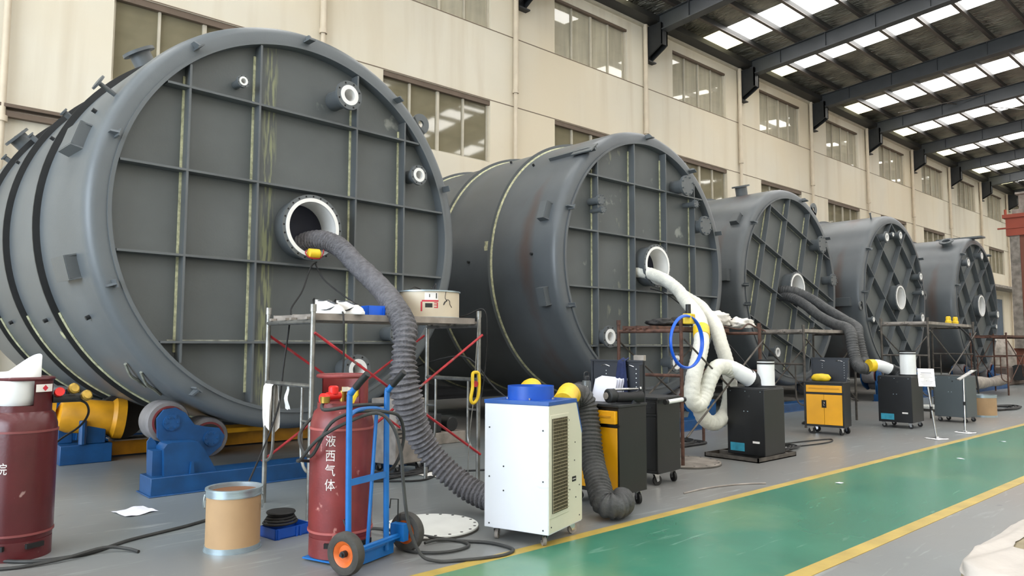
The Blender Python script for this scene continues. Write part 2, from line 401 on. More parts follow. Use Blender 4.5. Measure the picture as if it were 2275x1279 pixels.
# blue door far down the back wall
g = MB(); g.b2((56.6, WY-.03, 0), (59.4, WY+.02, 4.6)); struct(g.build('door_1', mat('door_blue_grey', (84, 100, 118), .5)))
g = MB(); g.b2((56.3, WY-.05, 4.6), (59.7, WY+.02, 4.9)); g.b2((59.4, WY-.05, 0), (59.7, WY+.02, 4.6)); g.b2((56.3, WY-.05, 0), (56.6, WY+.02, 4.6)); struct(g.build('trim_9', M_frame), 'pale frame round the far door')
g = MB(); g.b2((47, WY-1.0, 5.2), (62, WY+.01, 5.36)); struct(g.build('trim_10', M_dusty), 'thin concrete canopy over the far door')

# dark slatted panels, no known doors, added to darken the wall behind the tanks
for q in range(0, 8):
    xa = BX+BP*q-4.7; xb_ = xa+4.6
    g = MB(); g.b2((xa, WY-.03, 0), (xb_, WY+.02, 4.9))
    for k in range(24): g.b2((xa, WY-.045, .1+.2*k), (xb_, WY-.03, .16+.2*k))
    struct(g.build('door_%d' % (q+2), mat('darkening_panel_grey', (40, 42, 46), .6)))

# roof (rises away from the wall to a ridge at y = 0)
Z0 = 12.74; SL = .07
def rz_(y): return Z0+SL*(WY-abs(y))
starts = {k: x for k, x in enumerate((22.9, 27.15, 34.7, 40.4, 46.6, 53.3, 58.2, 64.4, 70.4, 76.3))}
strips = [(-13, -11.4), (-7.2, -5.6), (-1.2, .4), (4.9, 6.5), (10.9, 12.5), (16.9, 18.5)]+[(x, x+1.6) for x in starts.values()]+[(82.3, 83.9)]
rf = MB()
def slab(mb, x0, x1, ya, yb, dz=0, t=.05, mi=0):
    v = [(x, y, rz_(y)+dz+q) for q in (0, t) for x, y in ((x0, ya), (x1, ya), (x1, yb), (x0, yb))]
    mb.add(v, [(0, 1, 2, 3), (7, 6, 5, 4), (0, 4, 5, 1), (1, 5, 6, 2), (2, 6, 7, 3), (3, 7, 4, 0)], mi)
x = -16.3
for a, b in strips+[(92, 92)]:
    slab(rf, x, a, 0, WY+.3); slab(rf, x, a, -15.5, 0); x = b
struct(rf.build('ceiling', M_foil))
i = 0
pl = [WY-.05-1.19*k for k in range(0, 13)]     # purlin lines
for (a, b) in strips:
    i += 1
    g = MB()
    for s_ in (1, -1):
        slab(g, a, b, s_*pl[1], s_*(WY+.3), 0, .03, 1)
        slab(g, a, b, 0, s_*pl[1], 0, .03, 0)
    struct(g.build('window_%d' % (n+i), [M_sky, M_skyy]), 'strip of translucent roof sheets')
g = MB()
j = 11
for k, y in enumerate(pl):
    for s_ in (1, -1):
        if s_ < 0 and k % 2: continue
        yy = s_*y; z = rz_(yy)
        g = MB(); g.b2((-16, yy-.025, z-.21), (92, yy+.025, z-.005)); g.b2((-16, yy-.06, z-.225), (92, yy+.06, z-.205), 1)
        struct(g.build('trim_%d' % j, [M_purlin, M_purl2]), 'roof purlin'); j += 1
for k in range(-3, 14):
    xb = BX+BP*k+.28
    g = MB()
    for s_ in (1, -1):
        ya, yb = 0, s_*(WY-.45)
        for wd, d0, d1 in ((.14, -.76, -.23), (.34, -.80, -.76), (.34, -.25, -.23)):
            v = [(x_, y_, rz_(y_)+q) for q in (d0, d1) for x_, y_ in ((xb-wd/2, ya), (xb+wd/2, ya), (xb+wd/2, yb), (xb-wd/2, yb))]
            g.add(v, [(0, 1, 2, 3), (7, 6, 5, 4), (0, 4, 5, 1), (1, 5, 6, 2), (2, 6, 7, 3), (3, 7, 4, 0)])
        for q in range(1, 9): g.box((xb, s_*(WY-1.75*q), rz_(WY-1.75*q)-.5), (.3, .02, .52))
    struct(g.build('trim_%d' % j, M_beam), 'sloping steel roof beam'); j += 1
    if k < -1: continue
    # dark gusset bracket under the beam end
    g = MB()
    Mx = Matrix(((0, 0, 1, xb-.2), (1, 0, 0, 0), (0, 1, 0, 0), (0, 0, 0, 1)))
    g.prism([(WY, 11.1), (WY, 12.24), (14.5, 12.24), (14.5, 11.5), (14.62, 11.42)], Mx, .06)
    g.prism([(WY, 11.1), (WY, 12.24), (14.5, 12.24), (14.5, 11.5), (14.62, 11.42)], Matrix.Translation((.30, 0, 0)) @ Mx, .06)
    g.b2((xb-.2, 14.5, 11.5), (xb+.16, 14.54, 12.24)); g.b2((xb-.2, WY-.03, 11.08), (xb+.2, WY, 12.24)); g.b2((xb-.22, WY-.2, 11.03), (xb+.2, WY-.0, 11.07))
    struct(g.build('trim_%d' % j, M_dark), 'dark steel bracket carrying a roof beam'); j += 1
# cables brace between beams
g = MB(); g.cyl((36.5, 13.2, 12.45), (38.2, 8.6, 12.9), .02, n=6); g.cyl((37.2, 11.3, 12.6), (43, 9.0, 12.95), .02, n=6); struct(g.build('trim_%d' % j, M_steel2), 'thin tie rods under the roof')
# cream rain pipes down the back wall
k0 = None
for k in range(-1, 12):
    x_ = BX+BP*k
    if k0 is None:
        k0 = thing('rain_pipe', 'x', 'pipe', (x_, WY-.13, 0), 0, 'rain pipes down the cream wall')
        g = MB(); g.cyl((0, .02, 8.5), (0, .02, 12.3), .075, n=14); g.cyl((0, .02, 0), (0, .02, 8.5), .055, n=14); g.build('pipe', M_pipe, k0)
        for z in (8.5, 5.2, 2.1):
            g = MB(); g.ringp((0, .02, z), (0, 0, 1), .05, .09, .1, 14); g.build('collar', M_pipe, k0)
        o = k0
    else: o = copy_tree(k0)
    o.location = (x_, WY-.13, 0)
    o['label'] = 'cream rain pipe running down the factory wall between window bays'

# ================================================================== TANKS
ZC = 2.7; RB = 2.2
def pol(a, r, y=0.0): return Vector((r*math.cos(R(a)), y, ZC+r*math.sin(R(a))))
def flange_nozzle(root, pos, axis, rf, L, kind='white', name='nozzle', mt=None):
    ax = Vector(axis).normalized(); p = Vector(pos); e = p+ax*L; mt = mt or M_tank
    g = MB(); g.lathe([(rf*.66, -.05), (rf*.66, L)], p, ax, 24) if kind == 'blind' else g.ringp(p-ax*.05, ax, rf*.56, rf*.66, L+.05, 24)
    o = g.build(name, mt, root)
    g = MB()
    if kind == 'blind':
        g.lathe([(rf, 0), (rf, .045), (0, .045)], e-ax*.03, ax, 28)
    else: g.ringp(e-ax*.03, ax, rf*.56, rf, .035, 28)
    q = Vector((0, 0, 1)).rotation_difference(ax).to_matrix()
    for i in range(8):
        a = 2*PI*(i+.5)/8; c = e+q @ Vector((rf*.86*math.cos(a), rf*.86*math.sin(a), 0))
        if kind == 'blind': g.cyl(c-ax*.03, c+ax*.045, rf*.07, n=6)
        else: g.cyl(c+ax*.0, c+ax*.007, rf*.07, n=8, mi=1)
    f = g.build('flange', [mt, M_bolt], o)
    if kind == 'white':
        g = MB(); g.ringp(e-ax*(L*.9), ax, rf*.42, rf*.56, L*.9+.004, 28); g.ringp(e+ax*.003, ax, rf*.42, rf*.70, .008, 28)
        g.build('liner', M_liner, o)['label'] = 'white lining of the nozzle'
        g = MB(); g.cyl(p-ax*.05, p-ax*.04, rf*.6, n=20); g.build('bore', M_dusty, o)
    return o
def make_tank(name, label, cx, y0, L, rings, fams, man, mats, holes, front, clips, shellno, plates, weld=True, group=None):
    m_shell, m_face = mats
    t = thing(name, label, 'tank', (cx, y0, 0))
    ax = (0, 1, 0); o0 = (0, 0, ZC); hx, hz, hr = man
    # lathe about +y : note Vector.rotation_difference keeps a right-handed frame
    g = MB(); g.lathe([(1.985, .14), (1.985, 0), (2.02, 0), (2.02, .02), (2.11, .02), (2.15, .035), (2.18, .07), (2.195, .12), (RB, .17), (RB, L-.25), (2.17, L-.12), (2.08, L-.03), (1.95, L), (1.93, L-.05), (2.05, L-.1), (2.14, L-.25), (2.16, .2), (2.0, .15)], o0, ax, 160, close=True)
    g.build('shell', m_shell, t)
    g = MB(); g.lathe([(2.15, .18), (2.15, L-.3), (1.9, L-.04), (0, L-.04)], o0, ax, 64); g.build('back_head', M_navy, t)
    # front panel with the manhole opening
    N_ = 128; vs_ = []; fs = []
    for i in range(N_):
        a = 2*PI*i/N_; vs_.append((1.99*math.cos(a), .13, ZC+1.99*math.sin(a)))
    for i in range(N_):
        a = 2*PI*i/N_; vs_.append((hx+hr*.86*math.cos(a), .13, ZC+hz+hr*.86*math.sin(a)))
    for i in range(N_): k = (i+1) % N_; fs.append((i, k, N_+k, N_+i))
    g = MB().add(vs_, fs); g.build('front_panel', m_face, t)
    # stiffening ribs, two crossing families
    for fi, (ang, offs) in enumerate(fams):
        d = Vector((math.cos(R(ang)), 0, math.sin(R(ang)))); nn = Vector((-d.z, 0, d.x))
        if nn.x < -.3 or (abs(nn.x) <= .3 and nn.z < 0): nn = -nn
        for s_ in offs:
            c = math.sqrt(1.975**2-s_*s_); p = nn*s_
            segs = [(-c, c)]
            dm = Vector((hx, 0, hz)); off = dm.dot(nn)-s_
            if abs(off) < hr*.95:
                mid = dm.dot(d); hh = math.sqrt((hr*.97)**2-off*off); segs = [(-c, mid-hh), (mid+hh, c)]
            g = MB(); wv = MB()
            for a_, b_ in segs:
                M = Matrix(((d.x, nn.x, 0, p.x), (0, 0, 1, .0), (d.z, nn.z, 0, ZC+p.z), (0, 0, 0, 1)))
                g.prism([(a_, -.011), (b_, -.011), (b_, .011), (a_, .011)], M @ Matrix.Translation((0, 0, .003*fi)), .127)
                sd = -1 if nn.x > .3 else 1
                q = .012 if weld and fi == 1 else .008
                wv.prism([(a_+.1, sd*.009), (b_-.1, sd*.009), (b_-.1, sd*(.009+q*2)), (a_+.1, sd*(.009+q*2))], Matrix.Translation((0, .112, 0)) @ M, .014)
            ro = g.build('rib', M_tank, t)
            wv.build('weld_bead', M_weld if (weld and fi == 1) else (M_weld2 if weld else M_tank), ro)
    for r_ in rings:
        g = MB(); g.ringp((0, r_, ZC), ax, RB-.01, RB+.065, .022, 128); ro = g.build('stiffener_ring', M_dark if shellno == 1 else M_tank, t)  # nearest tank: shade on the ring faces put in as a darker colour
        g = MB(); g.lathe([(RB, -.03), (RB+.018, -.012), (RB+.02, .0), (RB, .0)], (0, r_, ZC), ax, 128, 0, *( (R(-178), R(-95)) if False else (0, 2*PI)), close=True)
        if shellno == 1:
            g = MB(); M0 = []
            for i in range(60):
                a = -154+64*i/59; M0.append(pol(a, RB+.006, r_-.012))
            g.tube(M0, .016, 6, smooth=0)
        g.build('weld_bead', M_weld if shellno <= 2 else M_tank, ro)
    # manhole
    c = Vector((hx, .13, ZC+hz)); ys = -.09
    g = MB(); g.ringp(c, (0, -1, 0), hr*.88, hr*.93, .21, 64)
    mo = g.build('manhole', M_tank, t)
    g = MB(); g.ringp((hx, ys-.02, ZC+hz), (0, 1, 0), hr*.86, hr*1.02, .035, 64)
    for i in range(24):
        a = 2*PI*i/24; g.cyl((hx+hr*.965*math.cos(a), ys-.0215, ZC+hz+hr*.965*math.sin(a)), (hx+hr*.965*math.cos(a), ys-.01, ZC+hz+hr*.965*math.sin(a)), .011, n=8, mi=1)
    g.build('flange', [M_tank, M_bolt], mo)
    g = MB(); g.ringp((hx, ys-.03, ZC+hz), (0, 1, 0), hr*.80, hr*.91, .02, 64); g.ringp((hx, ys-.02, ZC+hz), (0, 1, 0), hr*.80, hr*.86, .30, 64)
    g.build('liner', M_liner, mo)['label'] = 'white lining of the manhole'
    for (a, rr, rf, L_, kd) in holes:
        p = Vector((a, .13, ZC+rr)); flange_nozzle(t, p, (0, -1, 0), rf, L_+.13, kd)
    for (a, d_, rf, L_) in shellno_list(front):
        e = pol(a, RB-.03, d_); flange_nozzle(t, e, (math.cos(R(a)), 0, math.sin(R(a))), rf, L_+.03, 'pipe')
    for (a, rr) in clips:
        p = pol(a, rr, 0); q = Vector((math.cos(R(a)), 0, math.sin(R(a)))); tn = Vector((-q.z, 0, q.x))
        M = Matrix(((0, q.x, tn.x, p.x), (1, 0, 0, 0), (0, q.z, tn.z, p.z), (0, 0, 0, 1)))
        g = MB(); g.prism([(-.11, -.035), (.06, -.035), (.06, .035), (-.04, .035)], M, .018)
        M2 = Matrix(((0, q.x, tn.x, p.x), (1, 0, 0, 0), (0, q.z, tn.z, p.z), (0, 0, 0, 1)))
        g.prism([(-.11, -.04), (.05, -.04), (.05, -.025), (-.11, -.025)], M2 @ Matrix.Translation((0, 0, -.03)), .075)
        g.build('clip', M_tank, t)
    for (a, d_, wd, hh) in plates:      # support brackets on the shell
        e = pol(a, RB, d_); q = Vector((math.cos(R(a)), 0, math.sin(R(a)))); tn = Vector((-q.z, 0, q.x))
        M = Matrix(((0, q.x, tn.x, e.x), (1, 0, 0, e.y), (0, q.z, tn.z, e.z), (0, 0, 0, 1)))
        g = MB(); g.prism([(-wd/2, -.02), (wd/2, -.02), (wd/2-.03, .10), (-wd/2+.03, .10)], M @ Matrix.Translation((0, 0, -hh/2)), .014)
        g.prism([(-wd/2, -.02), (wd/2, -.02), (wd/2-.03, .10), (-wd/2+.03, .10)], M @ Matrix.Translation((0, 0, hh/2)), .014)
        M3 = Matrix(((0, tn.x, q.x, e.x), (1, 0, 0, e.y), (0, tn.z, q.z, e.z), (0, 0, 0, 1)))
        g.prism([(-wd/2+.03, -hh/2), (wd/2-.03, -hh/2), (wd/2-.03, hh/2), (-wd/2+.03, hh/2)], M3 @ Matrix.Translation((0, 0, .09)), .012)
        for yy in (-wd/2+.02, wd/2-.03):
            g.prism([(-.02, -hh/2), (.095, -hh/2), (.095, hh/2), (-.02, hh/2)], Matrix(((q.x, tn.x, 0, e.x), (0, 0, 1, e.y+yy), (q.z, tn.z, 0, e.z), (0, 0, 0, 1))), .012)
        g.build('bracket', M_tank, t)
    return t
def shellno_list(x): return x
def eye_lug(t, a, r_, y, sz=.13, rad=True):
    p = pol(a, r_, y); q = Vector((math.cos(R(a)), 0, math.sin(R(a))))
    g = MB(); g.ringp(p+q*sz*.9, (0, 1, 0), sz*.34, sz, .03, 28)
    tn = Vector((-q.z, 0, q.x)); M = Matrix(((tn.x, q.x, 0, p.x), (0, 0, 1, y), (tn.z, q.z, 0, p.z), (0, 0, 0, 1)))
    g.prism([(-sz*1.1, -.12), (sz*1.1, -.12), (sz*.97, sz*.75), (sz*.4, sz*.6), (-sz*.4, sz*.6), (-sz*.97, sz*.75)], M, .03)
    g.build('lifting_lug', M_tank, t)
def stud(t, a, d_, r_=.02, h_=.04, m_=None):
    e = pol(a, RB-.01, d_); q = Vector((math.cos(R(a)), 0, math.sin(R(a))))
    g = MB(); g.cyl(e, e+q*(h_+.01), r_, n=10); g.build('stud', m_ or M_dark, t)
def tpipe(t, a, d_, L_, r_=.022, bar=.11):
    e = pol(a, RB-.01, d_); q = Vector((math.cos(R(a)), 0, math.sin(R(a))))
    g = MB(); g.cyl(e, e+q*L_, r_, n=10); g.lathe([(bar, 0), (bar, .02)], e+q*L_, q, 20); g.build('vent_pipe', M_tank, t)


t1 = make_tank('steel_tank', 'nearest and largest looking grey tank, grey duct coming out of its manhole', 3.67, 7.47, 5.7, (1.5, 2.79, 4.1),
    [(0, (1.24, .41, -.43, -1.27)), (90, (-1.32, -.59, .62, 1.32))], (.0, -.02, .355), (M_shell1, M_face1),
    [(-.81, 1.42, .065, .05, 'white'), (.37, 1.53, .165, .20, 'white'), (1.48, .82, .125, .08, 'white'), (.58, -1.57, .17, .16, 'white'), (1.16, -1.16, .13, .14, 'white')],
    [(121, 1.7, .18, .25), (139, 4.7, .18, .20)], [(162.1, 2.10), (127.6, 2.11), (91.4, 2.11), (55.3, 2.11), (20.0, 2.12), (-159.2, 2.11), (-124.4, 2.12), (-30, 2.1)],
    1, [(162.5, .62, .46, .24), (-165.2, .60, .46, .22)])
t1.location.z = -.02; t1.rotation_euler.z = R(3.94)
eye_lug(t1, 43.5, 2.1, .05)
tpipe(t1, 151, .25, .17, .022, .08); tpipe(t1, 146, 2.0, .11, .035, .05); tpipe(t1, 141, 4.0, .11, .035, .05); tpipe(t1, 147, 4.7, .11, .035, .05)
for a, d_ in ((153.8, .62), (153.2, 2.12), (153.4, 3.65), (-152.1, .62), (-152.1, 2.1), (-152.3, 3.65)): stud(t1, a, d_, .022)
for a, d_, s_ in ((-134, .60, 1), (-131, .42, 1)):
    e = pol(a, RB, d_); q = Vector((math.cos(R(a)), 0, math.sin(R(a)))); g = MB(); g.tube([e+Vector((-.12, -.1, .1)), e+q*.05+Vector((0, 0, .02)), e+q*.06+Vector((.1, .06, -.03)), e+Vector((.16, .14, -.14))], .016, 6); g.build('handle_bar', M_weld2, t1)
# primer patches beside the welds low on the shell
g = MB()
for a, d_, l_, w_ in ((-147, 1.62, .22, .04), (-146, 1.85, .2, .05)):
    P_ = []; Q_ = []
    for i in range(9):
        aa = a-2.5+i*l_*7/4; wv = w_*(1-abs(i/4-1)**2)+.01
        P_.append(pol(aa, RB+.002, d_-wv)); Q_.append(pol(aa, RB+.002, d_+wv))
    n0 = len(P_); g.add(P_+Q_, [(i, i+1, n0+i+1, n0+i) for i in range(n0-1)])
g.build('primer_patch', M_weld, t1)['label'] = 'cream primer patch brushed over a weld'

t2 = make_tank('steel_tank', 'second grey tank with two white ducts hanging from its manhole', 9.66, 7.37, 5.7, (1.45, 2.85, 4.3),
    [(0, (1.28, .42, -.44, -1.32)), (90, (-1.29, -.40, .44, 1.27))], (.03, -.02, .345), (M_shell2, M_face2),
    [(-1.17, -1.18, .165, .12, 'white'), (.5, -1.59, .165, .12, 'white'), (.81, 1.41, .175, .16, 'blind'), (1.40, .79, .17, .12, 'blind'), (1.12, 1.14, .07, .12, 'blind'), (-1.35, .88, .08, .10, 'blind'), (-1.30, .74, .055, .1, 'blind')],
    [], [(159.6, 2.08), (-159.3, 2.08), (91.1, 2.13), (56.1, 2.12), (20.1, 2.1)], 2, [(162.5, .30, .2, .26), (-164.7, .30, .2, .26)])
for a, d_ in ((179, .5), (179, 2.0), (120, 2.2), (133, 1.2), (150, 3.9)): stud(t2, a, d_)
e = pol(131, RB, .5); g = MB(); q = Vector((math.cos(R(131)), 0, math.sin(R(131)))); tn = Vector((-q.z, 0, q.x))
M = Matrix(((0, q.x, tn.x, e.x), (1, 0, 0, e.y), (0, q.z, tn.z, e.z), (0, 0, 0, 1)))
g.prism([(-.62, -.02), (.35, -.02), (.35, .05), (-.5, .06), (-.62, .04)], M, .05); g.prism([(-.62, .03), (-.2, .03), (-.2, .05), (-.62, .05)], M @ Matrix.Translation((0, 0, -.06)), .2)
g.build('lifting_bar', M_tank, t2)
g = MB()
P_ = [pol(171+i*.8, RB+.002, 1.50+.03*math.sin(i)) for i in range(6)]; Q_ = [pol(171+i*.8, RB+.002, 1.63+.01*math.cos(i*2)) for i in range(6)]
g.add(P_+Q_, [(i, i+1, 7+i, 6+i) for i in range(5)]); g.build('primer_patch', M_weld, t2)['label'] = 'cream primer patch beside the ring weld'

t3 = make_tank('steel_tank', 'middle grey tank with a skewed rib grid and two dark ducts in its manhole', 15.62, 7.98, 6.6, (1.95, 4.0),
    [(-19.5, (1.33, .43, -.40, -1.26)), (72, (-1.39, -.65, .30, 1.15))], (-.02, -.02, .345), (M_shell2, M_tankface),
    [(1.15, 1.05, .20, .14, 'blind'), (1.72, .25, .15, .12, 'blind'), (-1.0, -1.45, .14, .12, 'white')],
    [(103, .94, .20, .22)], [(142.9, 2.12), (-178.3, 2.1), (-167.3, 2.1), (74.1, 2.13), (37, 2.1)], 3, [(142, .34, .22, .24), (176, .34, .22, .24)])
eye_lug(t3, 58, 2.12, .05, .15)
t4 = make_tank('steel_tank', 'fourth grey tank with an open empty manhole and diamond ribs', 20.86, 7.75, 6.6, (1.82, 4.0),
    [(-39, (1.42, .45, -.53, -1.40)), (51, (-1.38, -.53, .38, 1.20))], (-.03, -.02, .35), (M_shell2, M_tankface),
    [(-.90, 1.52, .15, .14, 'white'), (-.43, 1.64, .07, .12, 'white'), (.02, 1.66, .13, .14, 'white'), (1.38, .63, .13, .14, 'white'), (1.52, .18, .08, .12, 'white'), (1.40, -.53, .15, .14, 'white'), (-1.86, -.65, .08, .12, 'white')],
    [], [(146.9, 2.12), (178.8, 2.12), (33.8, 2.12)], 4, [(-175, .5, .5, .20)], weld=False)
tpipe(t4, 110, .3, .16, .02, .03); eye_lug(t4, 4, 2.12, .05, .13); eye_lug(t4, -172, 2.12, .03, .11)
t5 = make_tank('steel_tank', 'farthest grey tank of the row, beside the red oxide steelwork', 27.1, 7.58, 6.6, (1.85, 4.0),
    [(-54, (1.45, .66, -.55, -1.35)), (36, (-1.28, -.48, .42, 1.25))], (-.07, -.02, .37), (M_shell2, M_tankface),
    [(-1.30, 1.29, .16, .14, 'white'), (.05, 1.61, .15, .14, 'white'), (1.48, -.25, .15, .14, 'white'), (1.34, -.66, .09, .12, 'white'), (1.12, -1.04, .13, .14, 'white')],
    [(120, .5, .21, .16)], [(132.4, 2.12), (164.6, 2.12), (55.1, 2.12)], 5, [], weld=False)
g = MB(); g.b2((-.25, -.25, 4.88), (.12, 1.1, 4.93)); g.b2((-.2, -.1, 4.86), (0, .9, 4.9)); g.build('lifting_bar', M_tank, t5)
for t_ in (t1, t2, t3, t4, t5): t_['group'] = 'steel tanks standing in a row'; del t_['group']

# ------------------------------------------------------------------ roller stands under the tanks
def roller_stand(name, label, cx, y, mirror_only=None, colr=None):
    t = thing(name, label, 'roller stand', (cx, y, 0)); mb_ = colr or M_blue
    g = MB(); g.b2((-1.59, -.52, 0), (1.59, -.17, .17)); g.b2((-1.61, -.55, 0), (1.61, -.14, .012)); g.build('base_beam', mb_, t, bevel=.006)
    for s_ in (-1, 1):
        g = MB(); Mx = Matrix(((s_, 0, 0, 0), (0, 0, 1, 0), (0, 1, 0, 0), (0, 0, 0, 1)))
        g.prism([(1.54, .17), (1.55, .47), (1.52, .51), (1.48, .47), (1.40, .30), (1.20, .30), (1.20, .17)], Mx @ Matrix.Translation((0, 0, -.22)), .02)
        out = [(1.46, .17), (1.47, .42), (1.44, .46), (1.40, .47), (1.16, .46), (1.10, .38), (1.04, .28), (.98, .17)]
        g.prism(out, Mx @ Matrix.Translation((0, 0, -.46)), .24)
        g.prism([(1.55, .17), (1.55, .40), (1.46, .40), (1.46, .17)], Mx @ Matrix.Translation((0, 0, -.40)), .16)
        g.prism([(1.20, .17), (1.24, .17), (1.23, .28), (1.21, .28)], Mx @ Matrix.Translation((0, 0, -.50)), .04)
        g.build('bracket', mb_, t)
        w1 = (1.34*s_, .635); w2 = (.955*s_, .455)
        for yy in (-.22, .17):
            g = MB()
            g.prism([(1.47, .68), (1.41, .76), (1.30, .775), (1.21, .72), (1.12, .60), (1.00, .57), (.88, .55), (.82, .47), (.85, .37), (.98, .27), (1.08, .25), (1.34, .36), (1.46, .50)], Mx @ Matrix.Translation((0, 0, yy)), .03)
            for wx, wz in (w1, w2):
                yo = yy-.02 if yy < 0 else yy+.02
                g.lathe([(.078, 0), (.078, .03)], (wx, yy-.02 if yy < 0 else yy+.02, wz), (0, 1, 0), 20)
                for k in range(6):
                    a = k*PI/3; g.cyl((wx+.055*math.cos(a), yo-.012, wz+.055*math.sin(a)), (wx+.055*math.cos(a), yo+.04, wz+.055*math.sin(a)), .011, n=6)
            g.build('rocker_arm', mb_, t)
        for wx, wz in (w1, w2):
            g = MB(); g.lathe([(.14, 0), (.19, .005), (.20, .02), (.20, .28), (.19, .295), (.14, .30)], (wx, -.15, wz), (0, 1, 0), 40); g.lathe([(.0, 0), (.14, 0), (.14, .02)], (wx, -.155, wz), (0, 1, 0), 32, 1); g.ringp((wx, -.158, wz), (0, 1, 0), .135, .155, .02, 32, 2)
            g.build('roller_wheel', [mat('roller_rubber_grey', (120, 118, 120), .6, 0, .15, 8), M_dark, mat('roller_band_red', (110, 40, 44), .6)], t)
    return t
roller_stand('roller_stand', 'blue roller stand under the front of the nearest tank', 3.68, 7.76)
roller_stand('roller_stand', 'blue roller stand behind the scaffold under the second tank', 9.66, 7.60)
roller_stand('roller_stand', 'blue roller stand under the middle tank with the askew ribs', 15.62, 8.2)
roller_stand('roller_stand', 'blue roller stand under the fourth tank behind the black blower', 20.86, 7.97)
roller_stand('roller_stand', 'blue roller stand under the farthest tank', 27.1, 7.8)
# drive roller deeper under tank 1: blue pedestal, yellow housing, yellow beam
t = thing('drive_roller', 'yellow drive roller on a blue pedestal deep under the nearest tank', 'roller stand', (2.1, 10.0, 0))
g = MB(); g.b2((-.27, -.25, 0), (.27, .3, .22)); g.build('base', M_blue, t, bevel=.008)
g = MB(); g.b2((-.25, .0, .22), (-.10, .25, .50)); g.b2((.0, -.22, .22), (.20, -.02, .52)); g.b2((.0, .12, .22), (.2, .25, .5)); g.cyl((-.05, -.25, .22), (-.05, -.25, .5), .04, n=10); g.build('pedestal', M_blue, t, bevel=.008)
g = MB(); g.lathe([(.05, -.38), (.17, -.33), (.2, -.25), (.2, .2), (.24, .24), (.24, .34), (.1, .36)], (.08, -.05, .52), (1, -.1, -.12), 32); g.build('gearbox', M_yel, t)
g = MB(); g.lathe([(.12, 0), (.12, .12)], (-.30, -.02, .60), (-1, .1, .12), 20); g.build('motor', M_yel, t)
g = MB(); g.lathe([(.0, 0), (.27, 0), (.27, .3), (.0, .3)], (.42, .0, .50), (.1, 1, 0), 32); g.build('roller_wheel', M_rub, t)
g = MB(); g.b2((2.45, 10.1, 0.02), (5.6, 10.28, .20)); g.b2((2.45, 10.0, .20), (5.6, 10.40, .215), 1); tag(g.build('channel_beam', [M_yel, M_dusty]), 'long yellow channel beam lying under the nearest tank', 'beam')
g = MB(); g.b2((2.9, 9.3, .02), (3.2, 9.7, .30)); g.b2((2.9, 9.1, .30), (4.3, 9.8, .36)); tag(g.build('steel_trestle', M_yel, bevel=.01), 'low yellow trestle in the shade under the nearest tank', 'trestle')
roller_stand('roller_stand', 'rear blue roller stand deep in the shade under the nearest tank', 3.42, 11.2)

# ================================================================== FOREGROUND
def handwheel(g, c, r_, h_, ax=(0, 0, 1), mi=0):
    g.lathe([(r_*.6, 0), (r_, h_*.15), (r_, h_*.85), (r_*.7, h_)], c, ax, 14, mi)
def wrap_text(body, size, r_, a_mid, z, up_s=1, name='lettering', parent=None, mt=None, squash=1):
    v, f = text_polys(body, size)
    g = MB(); g.add([(r_*math.cos(R(a_mid)+p.x*squash/r_), r_*math.sin(R(a_mid)+p.x*squash/r_), z+p.y) for p in v], f)
    return g.build(name, mt or M_worn, parent)
def gas_cylinder(label, loc, rz, body, seam, text, tang, r_=.208, tz=None):
    t = thing('gas_cylinder', label, 'gas cylinder', loc, rz)
    g = MB(); g.lathe([(.0, .10), (r_*.93, .10), (r_*.97, .13), (r_, .18), (r_, .80), (r_*.985, .86), (r_*.9, .925), (r_*.7, .965), (r_*.4, .985), (0, .99)], (0, 0, 0), (0, 0, 1), 56)
    g.build('body', body, t)
    for z in (.155, .812): g = MB(); g.ringp((0, 0, z), (0, 0, 1), r_-.005, r_+.005, .014, 56); g.build('weld_seam', seam, t)
    g = MB(); a = R(20); g.lathe([(r_*.955, 0), (r_*.975, 0), (r_*.975, .12), (r_*.955, .12)], (0, 0, 0), (0, 0, 1), 48, close=True)
    g.box((r_*.97*math.cos(-2.3), r_*.97*math.sin(-2.3), .09), (.03, .11, .03), -2.3, 1); g.box((r_*.97*math.cos(-1.2), r_*.97*math.sin(-1.2), .09), (.03, .11, .03), -1.2, 1)
    g.build('foot_ring', [body, M_bolt], t)
    # collar open on one side
    cr = r_*.80; g = MB()
    g.lathe([(cr, .925), (cr, 1.155), (cr-.006, 1.155), (cr-.006, .925)], (0, 0, 0), (0, 0, 1), 40, 0, R(-78), R(118), close=True)
    g.lathe([(cr, .925), (cr, .985), (cr-.006, .985), (cr-.006, .925)], (0, 0, 0), (0, 0, 1), 24, 0, R(118), R(282), close=True)
    g.tube([(cr*math.cos(2*PI*i/32), cr*math.sin(2*PI*i/32), 1.16) for i in range(32)], .013, 8, closed=True, smooth=0)
    g.b2((-.0-cr*.1, -cr-.003, .98), (cr*.1, -cr+.004, 1.16)) if False else None
    g.build('collar', body, t)
    g = MB(); g.cyl((0, 0, .98), (0, 0, 1.06), .022, n=12); g.cyl((-.06, 0, 1.03), (.06, 0, 1.03), .014, n=10); g.cyl((0, 0, 1.06), (0, 0, 1.085), .01, n=8); g.build('valve', M_brass, t)
    if text:
        q = None
        for k, ch in enumerate(text):
            wrap_text(ch, .080, r_+.003, tang, (tz or .745)-k*.093, name='lettering', parent=t, mt=M_paint if len(text) == 1 else M_worn, squash=.9)
    return t
c1 = gas_cylinder('dark maroon gas cylinder at the left edge with a white jug in its collar', (.88, 5.90, 0), R(0), M_maroon, M_gasline2, '院', -127, tz=.585)
g = MB(); g.lathe([(.20*.96, 0), (.20*.96, .035)], (0, 0, 1.10), (0, 0, 1), 24, 0, R(-60), R(-30)); 
